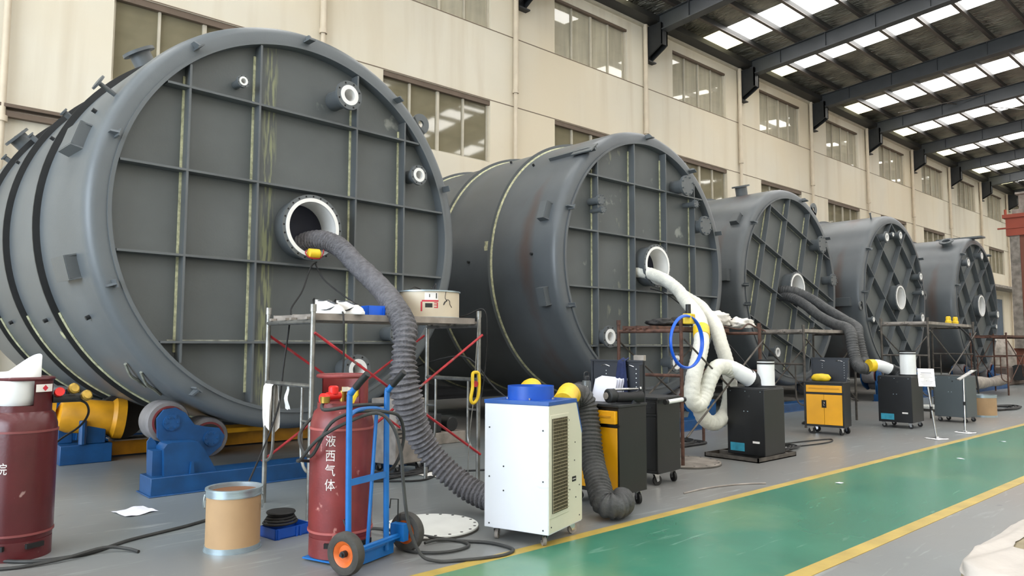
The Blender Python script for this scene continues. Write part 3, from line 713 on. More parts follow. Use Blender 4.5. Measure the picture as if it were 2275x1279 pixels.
g = MB(); g.lathe([(.190, 0), (.190, .05), (.187, .05), (.187, 0)], (0, 0, 1.075), (0, 0, 1), 20, 0, R(-78), R(-42), close=True); g.build('sticker', M_paint, c1)
g = MB(); g.box((.19*math.cos(R(-60)), .19*math.sin(R(-60)), 1.10), (.004, .028, .028), R(-60), 0, R(45)); g.build('hazard_mark', M_labelred, c1)
# white cut open plastic jug standing in the collar
g = MB(); n_ = 40; vs_ = []; fs = []
for j, (rr, z) in enumerate(((.04, .0), (.10, .01), (.125, .06), (.13, .16), (.13, 1))):
    for i in range(n_):
        a = 2*PI*i/n_; zz_ = z if z < 1 else .23+.12*max(0, math.cos(a-R(20)))**1.2
        vs_.append((rr*math.cos(a), rr*math.sin(a), zz_))
for j in range(4): fs += [(j*n_+i, j*n_+(i+1) % n_, (j+1)*n_+(i+1) % n_, (j+1)*n_+i) for i in range(n_)]
fs.append(tuple(range(n_))); g.add([Vector(v)+Vector((.84, 5.88, .975)) for v in vs_], fs)
o = g.build('cut_plastic_jug', M_whitepl); md = o.modifiers.new('wall', 'SOLIDIFY'); md.thickness = .004
tag(o, 'white cut open plastic jug standing in the collar of the maroon cylinder', 'jug')
t = thing('gas_regulator', 'brass gas regulator with a red knob beside the maroon cylinder', 'regulator', (1.10, 5.86, 1.02))
g = MB(); g.cyl((-.06, 0, 0), (.12, 0, 0), .03, n=14); g.cyl((.03, 0, 0), (.03, 0, .06), .012, n=8); g.cyl((.12, 0, 0), (.12, 0, .05), .012, n=8); g.build('body', M_dark, t)
for x_, z_ in ((.05, .06), (.13, .01)):
    g = MB(); g.lathe([(0, 0), (.033, .0), (.037, .01), (.037, .03), (.026, .038), (0, .038)], (x_, -.03, z_), (.3, -.9, .3), 20); g.build('gauge', M_brass, t)
g = MB(); g.cyl((-.03, -.03, .04), (-.03, -.07, .05), .03, n=12); g.build('knob', M_redv, t)
g = MB(); g.tube([(1.17, 5.84, 1.01), (1.24, 5.84, .98), (1.27, 5.90, .90), (1.24, 6.02, .80), (1.12, 6.14, .68), (.95, 6.18, .45), (.88, 6.2, .15), (.85, 6.25, .010), (.7, 6.3, .010)], .008, 8); tag(g.build('gas_hose', M_rub), 'short black hose curling down from the brass regulator', 'hose')

# red cylinder strapped to the blue hand truck
c2 = gas_cylinder('red gas cylinder with white stencilled writing standing on the blue hand truck', (2.485, 4.475, .025), R(0), M_gasred, M_gasline, '液西气体', -139)
g = MB(); handwheel(g, (-.12, -.09, 1.04), .032, .06); g.cyl((-.17, -.10, 1.035), (-.07, -.08, 1.035), .025, n=14); g.lathe([(.036, 0), (.036, .035)], (-.21, -.11, 1.02), (1, .2, 0), 16); g.build('red_valve', M_redv, c2)
g = MB(); g.lathe([(.03, 0), (.032, .04)], (-.20, -.13, .995), (0, 0, 1), 16); g.build('brass_nut', M_brass, c2)
g = MB(); handwheel(g, (.02, -.125, 1.02), .025, .07); g.box((.0, -.14, 1.01), (.02, .02, .06), 0, 0, 0, .5); g.build('yellow_valve', M_yel3, c2)
g = MB(); g.box((-.04, -.10, 1.075), (.05, .003, .03), .2); g.box((.0, -.10, 1.07), (.045, .003, .028), -.1, 0, 0, .2); g.build('tag', M_paint, c2)
ht = thing('hand_truck', 'blue two-wheeled hand truck carrying the red gas cylinder', 'hand truck', (2.575, 4.205, 0), R(19.3))
for s_ in (-1, 1):
    g = MB(); x_ = s_*.185-.07; g.tube([(x_, -.015, .05), (x_, -.005, .55), (x_, .0, 1.04), (x_, -.012, 1.09), (x_, -.05, 1.13)], .019, 12, smooth=4); g.build('side_rail', M_blue2, ht)
    g = MB(); g.tube([(x_, -.045, 1.125), (x_, -.085, 1.165), (x_, -.14, 1.215)], .022, 12, smooth=0); g.build('grip', M_rub, ht)
g = MB(); g.tube([(-.255, .0, .95), (-.17, .02, .975), (-.07, .025, .98), (.03, .02, .975), (.115, .0, .95)], .014, 8); g.build('cross_bar', M_blue2, ht)
g = MB(); g.b2((-.255, -.015, .52), (.115, .0, .56)); g.build('cross_bar', M_blue2, ht)
g = MB(); g.tube([(-.06, .0, .10), (.03, .015, .96)], .012, 8, smooth=0); g.build('middle_bar', M_blue2, ht)
g = MB(); g.b2((-.20, .0, .012), (.20, .42, .022)); g.b2((-.20, -.01, .012), (.20, .0, .12)); g.build('toe_plate', M_blue2, ht)
g = MB(); g.cyl((-.33, -.04, .13), (.33, -.04, .13), .012, n=10); g.b2((-.20, -.06, .115), (.20, -.02, .125)); g.cyl((-.2, -.01, .09), (.2, -.01, .09), .014, n=8); g.build('axle', M_blue2, ht)
g = MB(); g.b2((.20, -.09, .09), (.255, .02, .20)); g.build('axle_box', M_blue2, ht)
for s_ in (-1, 1):
    g = MB(); g.tube([(s_*.22, .0, .02), (s_*.22, .02, .22), (s_*.22, .06, .30), (s_*.16, .08, .30), (s_*.12, .08, .02)] if s_ < 0 else [(.255, .0, .2), (.255, .0, .35), (.20, .02, .36), (.19, .02, .30)], .005, 6, smooth=0); g.build('wire_guard', M_dark, ht)
    g = MB(); xw = s_*.305
    g.lathe([(.078, -.030), (.10, -.036), (.122, -.030), (.130, -.012), (.130, .012), (.122, .030), (.10, .036), (.078, .030)], (xw, -.04, .131), (1, 0, 0), 44, close=True)
    wh = g.build('tyre', M_tyre, ht)
    g = MB(); g.lathe([(.0, -.004), (.05, -.004), (.066, -.02), (.079, -.026), (.079, .026), (.066, .02), (.05, .004), (0, .004)], (xw, -.04, .131), (1, 0, 0), 36); g.build('wheel_rim', M_orange, wh)
    g = MB(); g.cyl((xw-.035, -.04, .131), (xw+.035, -.04, .131), .02, n=14); g.cyl((xw-.05, -.04, .131), (xw+.05, -.04, .131), .011, n=10); g.build('hub', M_dark, wh)
# loops of hose thrown over the cylinder
def hose(name, pts, r_, mt, label, cat='hose', n=8, smooth=6, group=None):
    g = MB(); g.tube(pts, r_, n, smooth=smooth); return tag(g.build(name, mt), label, cat, group)
hose('gas_hose', [(2.28, 4.36, 1.03), (2.26, 4.30, .98), (2.45, 4.22, 1.005), (2.70, 4.30, .99), (2.78, 4.50, .97), (2.72, 4.70, .95), (2.50, 4.78, .93), (2.25, 4.62, .80), (2.22, 4.40, .68), (2.28, 4.25, .90), (2.44, 4.20, .965), (2.66, 4.20, .95), (2.80, 4.26, .90), (2.86, 4.30, .76), (2.84, 4.34, .60), (2.80, 4.42, .52), (2.74, 4.62, .50), (2.55, 4.76, .56), (2.28, 4.66, .62), (2.18, 4.45, .66), (2.22, 4.30, .80), (2.36, 4.20, .90), (2.54, 4.14, .955), (2.62, 4.08, .88), (2.67, 4.05, .72), (2.69, 4.04, .5), (2.72, 4.02, .25), (2.78, 3.97, .06), (2.86, 3.90, .016), (2.98, 3.83, .013), (3.14, 3.76, .013), (3.30, 3.73, .013), (3.42, 3.80, .013), (3.40, 4.02, .013), (3.26, 4.22, .013), (3.12, 4.42, .03), (3.02, 4.62, .044), (2.94, 4.78, .044), (2.92, 4.98, .016), (3.04, 5.4, .013), (3.12, 5.9, .013)], .0115, M_hoserub, 'dark grey gas hose looped round the red cylinder and trailing onto the floor')
hose('gas_hose', [(2.88, 4.40, .014), (2.86, 4.22, .014), (2.95, 4.08, .014), (3.10, 4.02, .014), (3.25, 4.06, .014), (3.27, 4.20, .014), (3.16, 4.30, .02), (3.04, 4.29, .02)], .0105, M_hoserub, 'short coil of dark hose on the floor before the white round plate')
hose('gas_hose', [(.1, 6.2, .012), (.55, 6.0, .012), (.9, 5.62, .012), (1.15, 5.56, .012), (1.30, 5.60, .012), (1.55, 5.76, .012), (2.0, 5.92, .012), (2.4, 6.15, .012), (2.75, 6.4, .012)], .012, M_hoserub, 'long black hose lying on the floor from the maroon cylinder to the scaffold')
hose('gas_hose', [(.35, 5.9, .011), (.75, 5.55, .011), (1.05, 5.50, .02), (1.32, 5.56, .036), (1.45, 5.50, .02), (1.50, 5.40, .011)], .011, M_hoserub, 'short cut end of black hose crossing the long floor hose')
hose('gas_hose', [(2.35, 5.42, .02), (2.55, 5.60, .02), (2.75, 5.78, .012)], .013, M_rub, 'short black hose end on the floor behind the cardboard drum')
# cardboard drum
def fibre_drum(label, loc, r_, h_, mt, openr=True):
    t = thing('fibre_drum', label, 'drum', loc)
    g = MB(); g.lathe([(r_-.008, .012), (r_-.008, h_), (r_, h_), (r_, 0), (0, 0), (0, .012)], (0, 0, 0), (0, 0, 1), 56); g.build('body', mt, t)
    g = MB(); g.lathe([(r_-.009, h_-.02), (r_-.009, .014), (0, .014)], (0, 0, 0), (0, 0, 1), 40); g.build('inside', M_boardin, t)
    g = MB(); g.ringp((0, 0, h_-.045), (0, 0, 1), r_-.010, r_+.004, .05, 56); g.ringp((0, 0, h_-.002), (0, 0, 1), r_-.012, r_+.010, .012, 56); g.ringp((0, 0, h_-.04), (0, 0, 1), r_, r_+.007, .008, 56); g.build('top_band', M_zinc, t)
    g = MB(); g.ringp((0, 0, 0), (0, 0, 1), r_-.004, r_+.005, .035, 56); g.ringp((0, 0, .0), (0, 0, 1), r_, r_+.01, .008, 56); g.build('bottom_band', M_zinc, t)
    for a in (R(150), R(-35)):
        c = Vector((math.cos(a)*(r_+.012), math.sin(a)*(r_+.012), h_-.07)); tn = Vector((-math.sin(a), math.cos(a), 0))
        g = MB(); g.tube([c+tn*.0+Vector((0, 0, .03)), c+tn*.03, c+tn*.025+Vector((0, 0, -.05)), c-tn*.01+Vector((0, 0, -.06)), c-tn*.02+Vector((0, 0, -.01))], .005, 6); g.build('handle', M_zinc, t)
    return t
fibre_drum('light brown cardboard drum with zinc bands standing open near the blue roller stand', (2.02, 5.12, 0), .178, .405, M_board)
fibre_drum('dull cardboard drum far down the row beside the grey cabinet', (16.85, 4.72, 0), .24, .42, M_board2)
# blue tray with a coil of black rubber
t = thing('plastic_tray', 'small blue plastic tray on the floor beside the cardboard drum', 'tray', (2.45, 5.22, 0), R(8))
g = MB(); g.b2((-.15, -.10, 0), (.15, .10, .008)); g.b2((-.15, -.10, 0), (.15, -.093, .075)); g.b2((-.15, .093, 0), (.15, .10, .075)); g.b2((-.15, -.1, 0), (-.143, .1, .075)); g.b2((.143, -.1, 0), (.15, .1, .075))
for x_ in (-.13, .02, .05, .12): g.b2((x_, -.108, 0), (x_+.015, -.10, .07))
g.build('tray', M_bluepl, t)
hp = []
for i in range(64):
    a = 2*PI*i/16; hp.append((2.41+(.125-.012*i/16)*math.cos(a), 5.22+(.125-.012*i/16)*math.sin(a), .088+.0165*i/16*1.1))
hose('rubber_coil', hp, .010, M_rub, 'flat coil of black rubber hose lying on the small blue tray', 'coil', smooth=0)
g = MB(); g.lathe([(.0, 0), (.10, 0), (.105, .008), (.10, .016), (0, .018)], (2.41, 5.22, .162), (0, 0, 1), 32); tag(g.build('rubber_disc', M_rub), 'black rubber disc on top of the hose coil', 'disc')
# scrap of white paper / cloth on the floor
def rag(name, label, cat, c, wd, dp, mt, rz=0, seed=1, h_=.02):
    g = MB(); n_ = 12; vs_ = []
    for j in range(n_+1):
        for i in range(n_+1):
            x_ = (i/n_-.5)*wd; y_ = (j/n_-.5)*dp; f_ = noise.noise(Vector((x_*9+seed, y_*9, seed))); q = Matrix.Rotation(rz, 3, 'Z') @ Vector((x_+.1*wd*noise.noise(Vector((y_*6, seed, 0))), y_+.15*dp*noise.noise(Vector((x_*6, seed, 5))), 0))
            vs_.append((c[0]+q.x, c[1]+q.y, c[2]+.003+abs(f_)*h_))
    g.add(vs_, [(j*(n_+1)+i, j*(n_+1)+i+1, (j+1)*(n_+1)+i+1, (j+1)*(n_+1)+i) for j in range(n_) for i in range(n_)])
    return tag(g.build(name, mt), label, cat)
rag('paper_scrap', 'crumpled white paper scrap lying on the grey floor before the blue roller stand', 'paper', (1.83, 6.72, 0), .26, .30, M_papers, .2, 3)
# white blind flange plate on the floor
def round_plate(label, loc, r_, mt=None, bolts=20, th=.03):
    t = thing('cover_plate', label, 'cover plate', loc)
    g = MB(); g.lathe([(0, .004), (r_*.97, .004), (r_, .012), (r_, th-.004), (r_-.004, th), (0, th)], (0, 0, 0), (0, 0, 1), 72); g.build('plate', mt or M_blind, t)
    g = MB(); g.ringp((0, 0, .0), (0, 0, 1), r_*.9, r_+.004, th*.55, 72); g.build('rim', M_steelside, t)
    for i in range(bolts):
        a = 2*PI*i/bolts+.1; g = MB(); g.cyl((r_*.93*math.cos(a), r_*.93*math.sin(a), th-.002), (r_*.93*math.cos(a), r_*.93*math.sin(a), th+.0012), .012, n=10); g.build('bolt_hole', M_bolt, t)
    return t
round_plate('round white manhole cover plate lying on the floor by the white cooler', (3.36, 4.66, 0), .36)

# ------------------------------------------------------------------ casters helper
def caster(root, x, y, r_=.035, rz=0, mt=None, brake=True):
    g = MB(); M = Matrix.Translation((x, y, 0)) @ Matrix.Rotation(rz, 4, 'Z')
    p = lambda a, b, c: M @ Vector((a, b, c))
    g.add([p(a, b, c) for a in (-.03, .03) for b in (-.018, .018) for c in (r_*2+.01, r_*2+.018)], [(0, 1, 3, 2), (4, 6, 7, 5), (0, 4, 5, 1), (2, 3, 7, 6), (0, 2, 6, 4), (1, 5, 7, 3)])
    for b in (-.017, .017): g.add([p(a, b+q, c) for a, c in ((-.028, r_*2+.012), (.028, r_*2+.012), (.03, r_*.9), (.005, r_*.7)) for q in (-.0015, .0015)], [(0, 2, 4, 6), (1, 7, 5, 3), (0, 1, 3, 2), (2, 3, 5, 4), (4, 5, 7, 6), (6, 7, 1, 0)])
    g.cyl(p(.015, -.02, r_), p(.015, .02, r_), .007, n=8)
    o = g.build('caster', M_chrome, root)
    g = MB(); a_, b_ = p(.015, -.012, r_), p(.015, .012, r_); g.cyl(a_, b_, r_, n=20); g.build('wheel', mt or M_rub, o)
    return o
# ------------------------------------------------------------------ white portable cooler
ac = thing('portable_cooler', 'white wheeled spot cooler with a blue ring on top beside the yellow line', 'cooler', (3.80, 3.99, 0), R(17.5))
# local x: along the grille face, local y: away; corner (front-left of grille) at (-.265,-.245)
W2, D2, zb, zt = .265, .262, .09, .972
g = MB(); Mx = Matrix(((1, 0, 0, 0), (0, 0, 1, -D2), (0, 1, 0, 0), (0, 0, 0, 1)))
g.prism([(-W2, zb), (W2-.0, zb), (W2, .74), (W2-.09, zt), (-W2, zt)], Mx, 2*D2)
g.build('casing', [M_white], ac, bevel=.004)
g = MB(); g.prism([(-W2+.004, zb+.01), (W2+.002, zb+.01), (W2+.002, .74), (W2-.088, zt-.004), (-W2+.004, zt-.004)], Mx @ Matrix.Translation((0, 0, -.003)), .004); g.build('end_panel', M_cream, ac)
g = MB(); g.b2((-W2-.004, -D2-.006, zt), (W2-.085, D2+.004, zt+.028)); g.prism([(W2-.088, zt+.028), (W2-.088, zt-.004), (W2+.004, .735), (W2+.008, .755)], Mx @ Matrix.Translation((0, 0, -.006)), 2*D2+.01); g.build('blue_cover', M_ring, ac, bevel=.003)
g = MB(); g.ringp((-.065, -.01, zt+.026), (0, 0, 1), .165, .17, .10, 48); g.ringp((-.065, -.01, zt+.026), (0, 0, 1), .17, .19, .006, 48)
for a in (0, 1.2, 2.4, 3.6, 4.8, -.7, -1.6): g.cyl((-.065+.18*math.cos(a), -.01+.18*math.sin(a), zt+.03), (-.065+.18*math.cos(a), -.01+.18*math.sin(a), zt+.045), .006, n=8, mi=1)
g.build('outlet_ring', [M_bluepl, M_chrome], ac)
g = MB(); g.b2((-.25, -D2-.008, .20), (.04, -D2, .905)); fr = g.build('grille_frame', M_cream, ac, bevel=.002)
g = MB(); g.b2((-.225, -D2-.010, .23), (.015, -D2-.007, .88)); g.build('grille_opening', M_bolt, fr)
g = MB()
for i in range(27): z_ = .24+i*.024; g.b2((-.225, -D2-.020, z_), (.015, -D2-.012, z_+.0032))
for i in range(13): x_ = -.222+i*.0185; g.b2((x_, -D2-.017, .23), (x_+.0012, -D2-.012, .88))
g.build('grille_slats', mat('grille_brown_cream', (150, 140, 112), .5), fr)
g = MB(); g.b2((.10, -D2-.007, .40), (.16, -D2, .435)); g.b2((.10, -D2-.0085, .415), (.15, -D2-.006, .42), 1); g.build('name_plate', [M_bolt, M_paint], ac)
g = MB()
for z_ in (.12, .45, .80):
    for y_ in (-.22, .22): g.cyl((-W2-.003, y_, z_), (-W2+.002, y_, z_), .006, n=8)
for y_, z_ in ((.10, .53), (.10, .36)): g.cyl((-W2-.003, y_, z_), (-W2+.002, y_, z_), .006, n=8)
for x_, z_ in ((.05, .85), (.15, .68), (.06, .35), (.22, .36), (.14, .55), (-.23, .14), (.22, .14), (-.24, .87), (.16, .28)): g.cyl((x_, -D2-.006, z_), (x_, -D2+.002, z_), .005, n=8)
g.build('screws', M_dark, ac)['kind'] = 'stuff'
for x_, y_, rz in ((-.21, -.2, .8), (.2, -.2, -.5), (-.21, .19, .3), (.2, .19, 2)): caster(ac, x_, y_, .036, rz, M_dusty)

# ------------------------------------------------------------------ corrugated fabric ducts
def duct(label, pts, r_, mt, pitch=.045, amp=.10, name='flexible_duct', seed=0, n=22, taper=None, smooth=44):
    g = MB()
    def rf(L, u):
        rr = r_(u) if callable(r_) else r_
        return lambda a: rr*(1+amp*math.sin(2*PI*(L/pitch)+.6*math.sin(a*2+seed))+.05*noise.noise(Vector((L*7+seed, math.cos(a)*1.5, math.sin(a)*1.5)))+.03*noise.noise(Vector((L*26+seed, math.cos(a)*4, math.sin(a)*4))))
    g.tube(pts, .1, n, rf=rf, smooth=smooth)
    return tag(g.build(name, mt, angle=180), label, 'duct')
duct('thick grey fabric duct running from the nearest manhole over the scaffold to the floor', [(3.55, 8.2, 2.36), (3.66, 7.75, 2.49), (3.78, 7.45, 2.55), (3.88, 7.15, 2.45), (3.88, 6.75, 2.22), (3.80, 6.15, 1.94), (3.63, 5.65, 1.74), (3.56, 5.36, 1.54), (3.50, 5.28, 1.30), (3.48, 5.24, 1.12), (3.50, 5.22, .95), (3.58, 5.22, .72), (3.70, 5.18, .50), (3.82, 5.02, .30), (3.92, 4.80, .17), (3.98, 4.55, .14), (3.98, 4.30, .24)],
     lambda u: .098+.026*math.exp(-((u-.60)/.10)**2)-.012*math.exp(-((u-.50)/.05)**2), M_duct, .044, .115)
hose('black_cable', [(3.7, 7.3, 2.28), (3.58, 7.2, 2.2), (3.45, 7.1, 1.95), (3.15, 6.7, 1.75), (2.95, 6.3, 1.64), (2.86, 6.22, 1.2), (2.80, 6.2, .8), (2.55, 6.1, .3), (2.35, 6.0, .02)], .008, M_rub, 'black cable hanging from the nearest manhole over the left scaffold frame', 'cable')
hose('black_cable', [(3.68, 7.3, 2.27), (3.72, 7.1, 2.05), (3.95, 6.7, 1.75), (3.85, 6.2, 1.64), (3.25, 5.9, 1.66), (3.02, 5.46, 1.64), (3.02, 5.44, 1.3), (3.0, 5.42, .9), (2.95, 5.0, .96)], .008, M_rub, 'black cable dropping over the scaffold deck beside the white shoes', 'cable')
# yellow hook block hanging in the manhole edge
t = thing('junction_box', 'yellow cable box clipped to the lower edge of the nearest manhole', 'cable box', (3.63, 7.22, 2.36))
g = MB(); g.lathe([(.035, -.07), (.05, -.06), (.052, .05), (.03, .07)], (0, 0, 0), (1, 0, 0), 16); g.build('body', M_yel3, t)
g = MB(); g.tube([(-.08, 0, .03), (-.1, 0, 0), (-.06, -.02, -.05), (.05, -.02, -.05), (.1, .0, .0), (.12, .02, .05)], .007, 6); g.build('wire', M_redp, t)
# duct pair at the right side of the cooler
duct('dark grey ribbed duct standing behind the white cooler and curling on the floor', [(4.64, 4.42, .92), (4.72, 4.40, .96), (4.79, 4.38, .88), (4.79, 4.34, .70), (4.74, 4.26, .45), (4.64, 4.10, .25), (4.56, 3.97, .135), (4.60, 3.90, .115), (4.72, 3.92, .115), (4.84, 4.02, .115)], .098, M_duct2, .036, .07, n=24)
def sleeve(name, label, pts, r_, mt, cat='duct sleeve', band=None):
    g = MB(); g.tube(pts, .1, 20, rf=lambda L, u: (r_(u) if callable(r_) else r_)*(1+.04*noise.noise(Vector((L*30, 0, 0)))), smooth=8)
    return tag(g.build(name, mt), label, cat)
sleeve('duct_sleeve', 'yellow duct sleeve nearer the yellow tool cabinet, joined to the dark duct', [(4.22, 4.10, .93), (4.36, 4.20, .96), (4.52, 4.32, .99), (4.66, 4.42, .95)], lambda u: .088, M_straps)
sleeve('duct_sleeve', 'white and yellow duct sleeve directly behind the blue outlet ring', [(4.00, 4.24, .94), (4.20, 4.45, .99), (4.38, 4.62, 1.02), (4.46, 4.72, 1.0)], lambda u: .06+.04*u, M_straps)

# ================================================================== SCAFFOLDS
def scaffold(label, loc, rz, L_, W_, H_, mt, brace, deck='planks', bows=True, group=None, deck_mt=None, dz=.12, dy=(0, 1)):
    t = thing('scaffold', label, 'scaffold', loc, rz); r_ = .021
    zt = H_-dz
    for x_ in (0, L_):
        for y_ in (0, W_):
            g = MB(); g.cyl((x_, y_, 0), (x_, y_, H_), r_, n=14); g.cyl((x_, y_, H_-.06), (x_, y_, H_), r_*1.25, n=14); g.build('post', mt, t)
        g = MB(); g.cyl((x_, 0, zt-.02), (x_, W_, zt-.02), r_, n=12); g.build('cross_tube', mt, t)
        g = MB(); g.cyl((x_, 0, zt*.66), (x_, W_, zt*.66), r_*.9, n=12); g.build('cross_tube', mt, t)
        if bows:
            for y0, s_ in ((0, 1), (W_, -1)):
                g = MB(); g.tube([(x_, y0+s_*.16, zt*.66), (x_, y0+s_*.16, zt*.35), (x_, y0+s_*.13, zt*.27), (x_, y0+s_*.06, zt*.235), (x_, y0, zt*.235)], r_*.62, 10, smooth=4); g.cyl((x_, y0, zt*.48), (x_, y0+s_*.16, zt*.48), r_*.5, n=8); g.build('inner_bow', mt, t)
    for y_, s_ in ((0, -1), (W_, 1)):
        y2 = y_+s_*.035
        g = MB(); g.cyl((0, y2, zt*.93), (L_, y2, zt*.22), .012, n=8); g.build('cross_brace', brace, t)
        g = MB(); g.cyl((0, y2+s_*.02, zt*.22), (L_, y2+s_*.02, zt*.93), .012, n=8); g.build('cross_brace', brace, t)
    if deck == 'planks':
        g = MB()
        for k in range(2):
            ya_ = .03+dy[0]*(W_-.06); wd_ = (W_-.06)*(dy[1]-dy[0])/2; y0 = ya_+k*wd_; y1 = y0+wd_-.012
            g.b2((.03, y0, zt), (L_-.03, y1, zt+.045)); g.b2((.028, y0-.003, zt-.006), (L_-.028, y0+.012, zt+.05)); g.b2((.028, y1-.012, zt-.006), (L_-.028, y1+.003, zt+.05))
            for x_ in (.0, L_): g.b2((x_-.025, y0+.03, zt-.0), (x_+.025, y0+.07, zt+.02)); g.b2((x_-.025, y1-.07, zt), (x_+.025, y1-.03, zt+.02))
        g.build('deck', deck_mt or M_dusty, t)
    return t
S1 = scaffold('galvanised scaffold with red cross braces in front of the nearest tank', (2.78, 5.52, 0), 0, 1.74, .86, 1.72, M_steel, M_redp)
for o in S1.children:
    if o.name.startswith('deck'): o['label'] = 'grey steel deck planks'

# things on the nearest scaffold's deck (top of the deck at 1.65 m)
DZ = 1.645
def shoe(label, loc, rz):
    t = thing('shoe', label, 'shoe', loc, rz)
    out = [(-.14, -.035), (-.10, -.043), (0, -.036), (.08, -.046), (.13, -.035), (.145, 0), (.13, .03), (.08, .042), (0, .034), (-.10, .040), (-.14, .03)]
    g = MB(); g.prism(out, Matrix.Identity(4), .028); g.build('sole', M_whitepl, t, bevel=.006)
    g = MB(); k = len(out); lv = []
    for sx, sy, z, ox in ((.97, .95, .026, 0), (.95, .93, .05, -.004), (.80, .80, .075, -.018), (.52, .70, .098, -.055), (.44, .66, .112, -.066)):
        lv.append([Vector((x*sx+ox, y*sy, z+(.012 if (x < -.09 and z > .09) else 0))) for x, y in out])
    vs_ = [p for l in lv for p in l]; fs = [(j*k+i, j*k+(i+1) % k, (j+1)*k+(i+1) % k, (j+1)*k+i) for j in range(4) for i in range(k)]
    g.add(vs_, fs); g.build('upper', mat('white_shoe_leather', (232, 228, 222), .5), t, sub=1)
    g = MB(); g.lathe([(.030, 0), (.052, .004), (.050, .012), (.028, .010)], (-.066, 0, .106), (0, 0, 1), 18, close=True, sx=1.3, sy=.62); g.lathe([(0, 0), (.045, .0)], (-.066, 0, .110), (0, 0, 1), 16, 0, sx=1.2, sy=.55); g.tube([(-.142, 0, .06), (-.150, 0, .12), (-.135, 0, .135)], .008, 6); g.build('collar', M_black, t)
    g = MB(); g.prism([(-.03, -.024), (.06, -.028), (.06, .028), (-.03, .024)], Matrix.Translation((0, 0, .101)) @ Matrix.Rotation(R(20), 4, 'Y'), .012); g.build('tongue', M_black, t)
    g = MB()
    for i in range(5): x_ = .005+.02*i-.02; z_ = .116-.009*i; g.tube([(x_, -.030, z_-.012), (x_, -.01, z_), (x_+.008, .012, z_), (x_+.008, .030, z_-.012)], .004, 6, smooth=2)
    g.build('laces', M_whitecl, t)
    g = MB()
    for s_ in (-1, 1): g.prism([(-.07, .035), (-.01, .040), (.06, .065), (.02, .035), (-.03, .03)], Matrix(((1, 0, 0, 0), (0, 0, 1, s_*.0385-.003), (0, 1, 0, 0), (0, 0, 0, 1))), .006)
    g.build('side_stripe', M_black, t)
shoe('white sneaker with black stripe standing leftmost on the nearest scaffold deck', (2.99, 5.64, DZ+.003), R(-52))
shoe('white sneaker with loose laces to the right of the other on the scaffold deck', (3.17, 5.62, DZ+.003), R(-60))
t = thing('parts_bin', 'bright blue plastic bin on the scaffold deck behind the grey duct', 'bin', (3.46, 5.68, DZ), R(-6))
g = MB(); g.b2((-.10, -.07, 0), (.13, .09, .006)); g.b2((-.10, -.07, 0), (.13, -.064, .09)); g.b2((-.10, .084, 0), (.13, .09, .09)); g.b2((-.10, -.07, 0), (-.094, .09, .09)); g.b2((.124, -.07, 0), (.13, .09, .09))
for x_ in (.02, .045, .07, .095): g.b2((x_, -.076, 0), (x_+.008, -.07, .07))
g.build('bin', M_ringblue, t)
t = thing('steel_drum', 'low cream steel drum with red and white sticker on the scaffold deck', 'drum', (4.16, 5.86, DZ))
r_ = .30; g = MB(); g.lathe([(r_-.006, .01), (r_-.006, .255), (r_, .255), (r_, 0), (0, 0), (0, .01)], (0, 0, 0), (0, 0, 1), 64); g.build('body', mat('cream_drum_paint', (206, 194, 172), .45, 0, .05, 3), t)
g = MB(); g.ringp((0, 0, .248), (0, 0, 1), r_-.008, r_+.012, .012, 64); g.ringp((0, 0, 0), (0, 0, 1), r_, r_+.006, .01, 64); g.build('rim', M_zinc, t)
def decal(a0, a1, z0, z1, m_, nm, rr=r_+.0012):
    g = MB(); n_ = 10; v = [(rr*math.cos(R(a0+(a1-a0)*i/n_)), rr*math.sin(R(a0+(a1-a0)*i/n_)), z) for z in (z0, z1) for i in range(n_+1)]
    g.add(v, [(i, i+1, n_+2+i, n_+1+i) for i in range(n_)]); return g.build(nm, m_, t)
decal(-132, -108, .165, .235, M_paint, 'paper_label'); decal(-137, -107, .150, .165, M_labelred, 'red_strip')
decal(-133, -131, .165, .23, M_labelblk, 'paper_print', r_+.002) if False else None
decal(-112, -110, .18, .23, M_labelblk, 'paper_print', r_+.002); decal(-124, -122.5, .19, .22, M_labelblk, 'paper_print', r_+.002)
decal(-139, -136, .06, .15, M_labelred, 'red_strip'); decal(-131, -118, .095, .135, M_labelblk, 'black_label'); decal(-115, -108, .135, .143, M_labelred, 'red_strip'); decal(-115, -108, .115, .123, M_labelred, 'red_strip'); decal(-115, -108, .092, .10, M_labelred, 'red_strip'); decal(-110, -108, .09, .143, M_labelred, 'red_strip')
g = MB(); g.tube([(r_*1.005*math.cos(R(a)), r_*1.005*math.sin(R(a)), z) for a, z in ((-92, .25), (-94, .19), (-90, .16), (-95, .15), (-97, .12), (-90, .17), (-84, .16), (-83, .13), (-78, .10))], .003, 5); g.build('dangling_wire', M_dark, t)
g = MB(); g.tube([(.02, -.1, .24), (.0, -.05, .30), (.08, .0, .27), (.12, .05, .35), (.1, .08, .25)], .006, 6); g.tube([(-.2, .05, .25), (-.1, .1, .31), (.03, .1, .27)], .006, 6); g.build('cable_end', M_rub, t)
rag('white_cloth', 'crumpled white cloth lying on the floor behind the scaffold', 'cloth', (4.75, 6.5, 0), .3, .35, M_whitecl, .3, 8, .03)
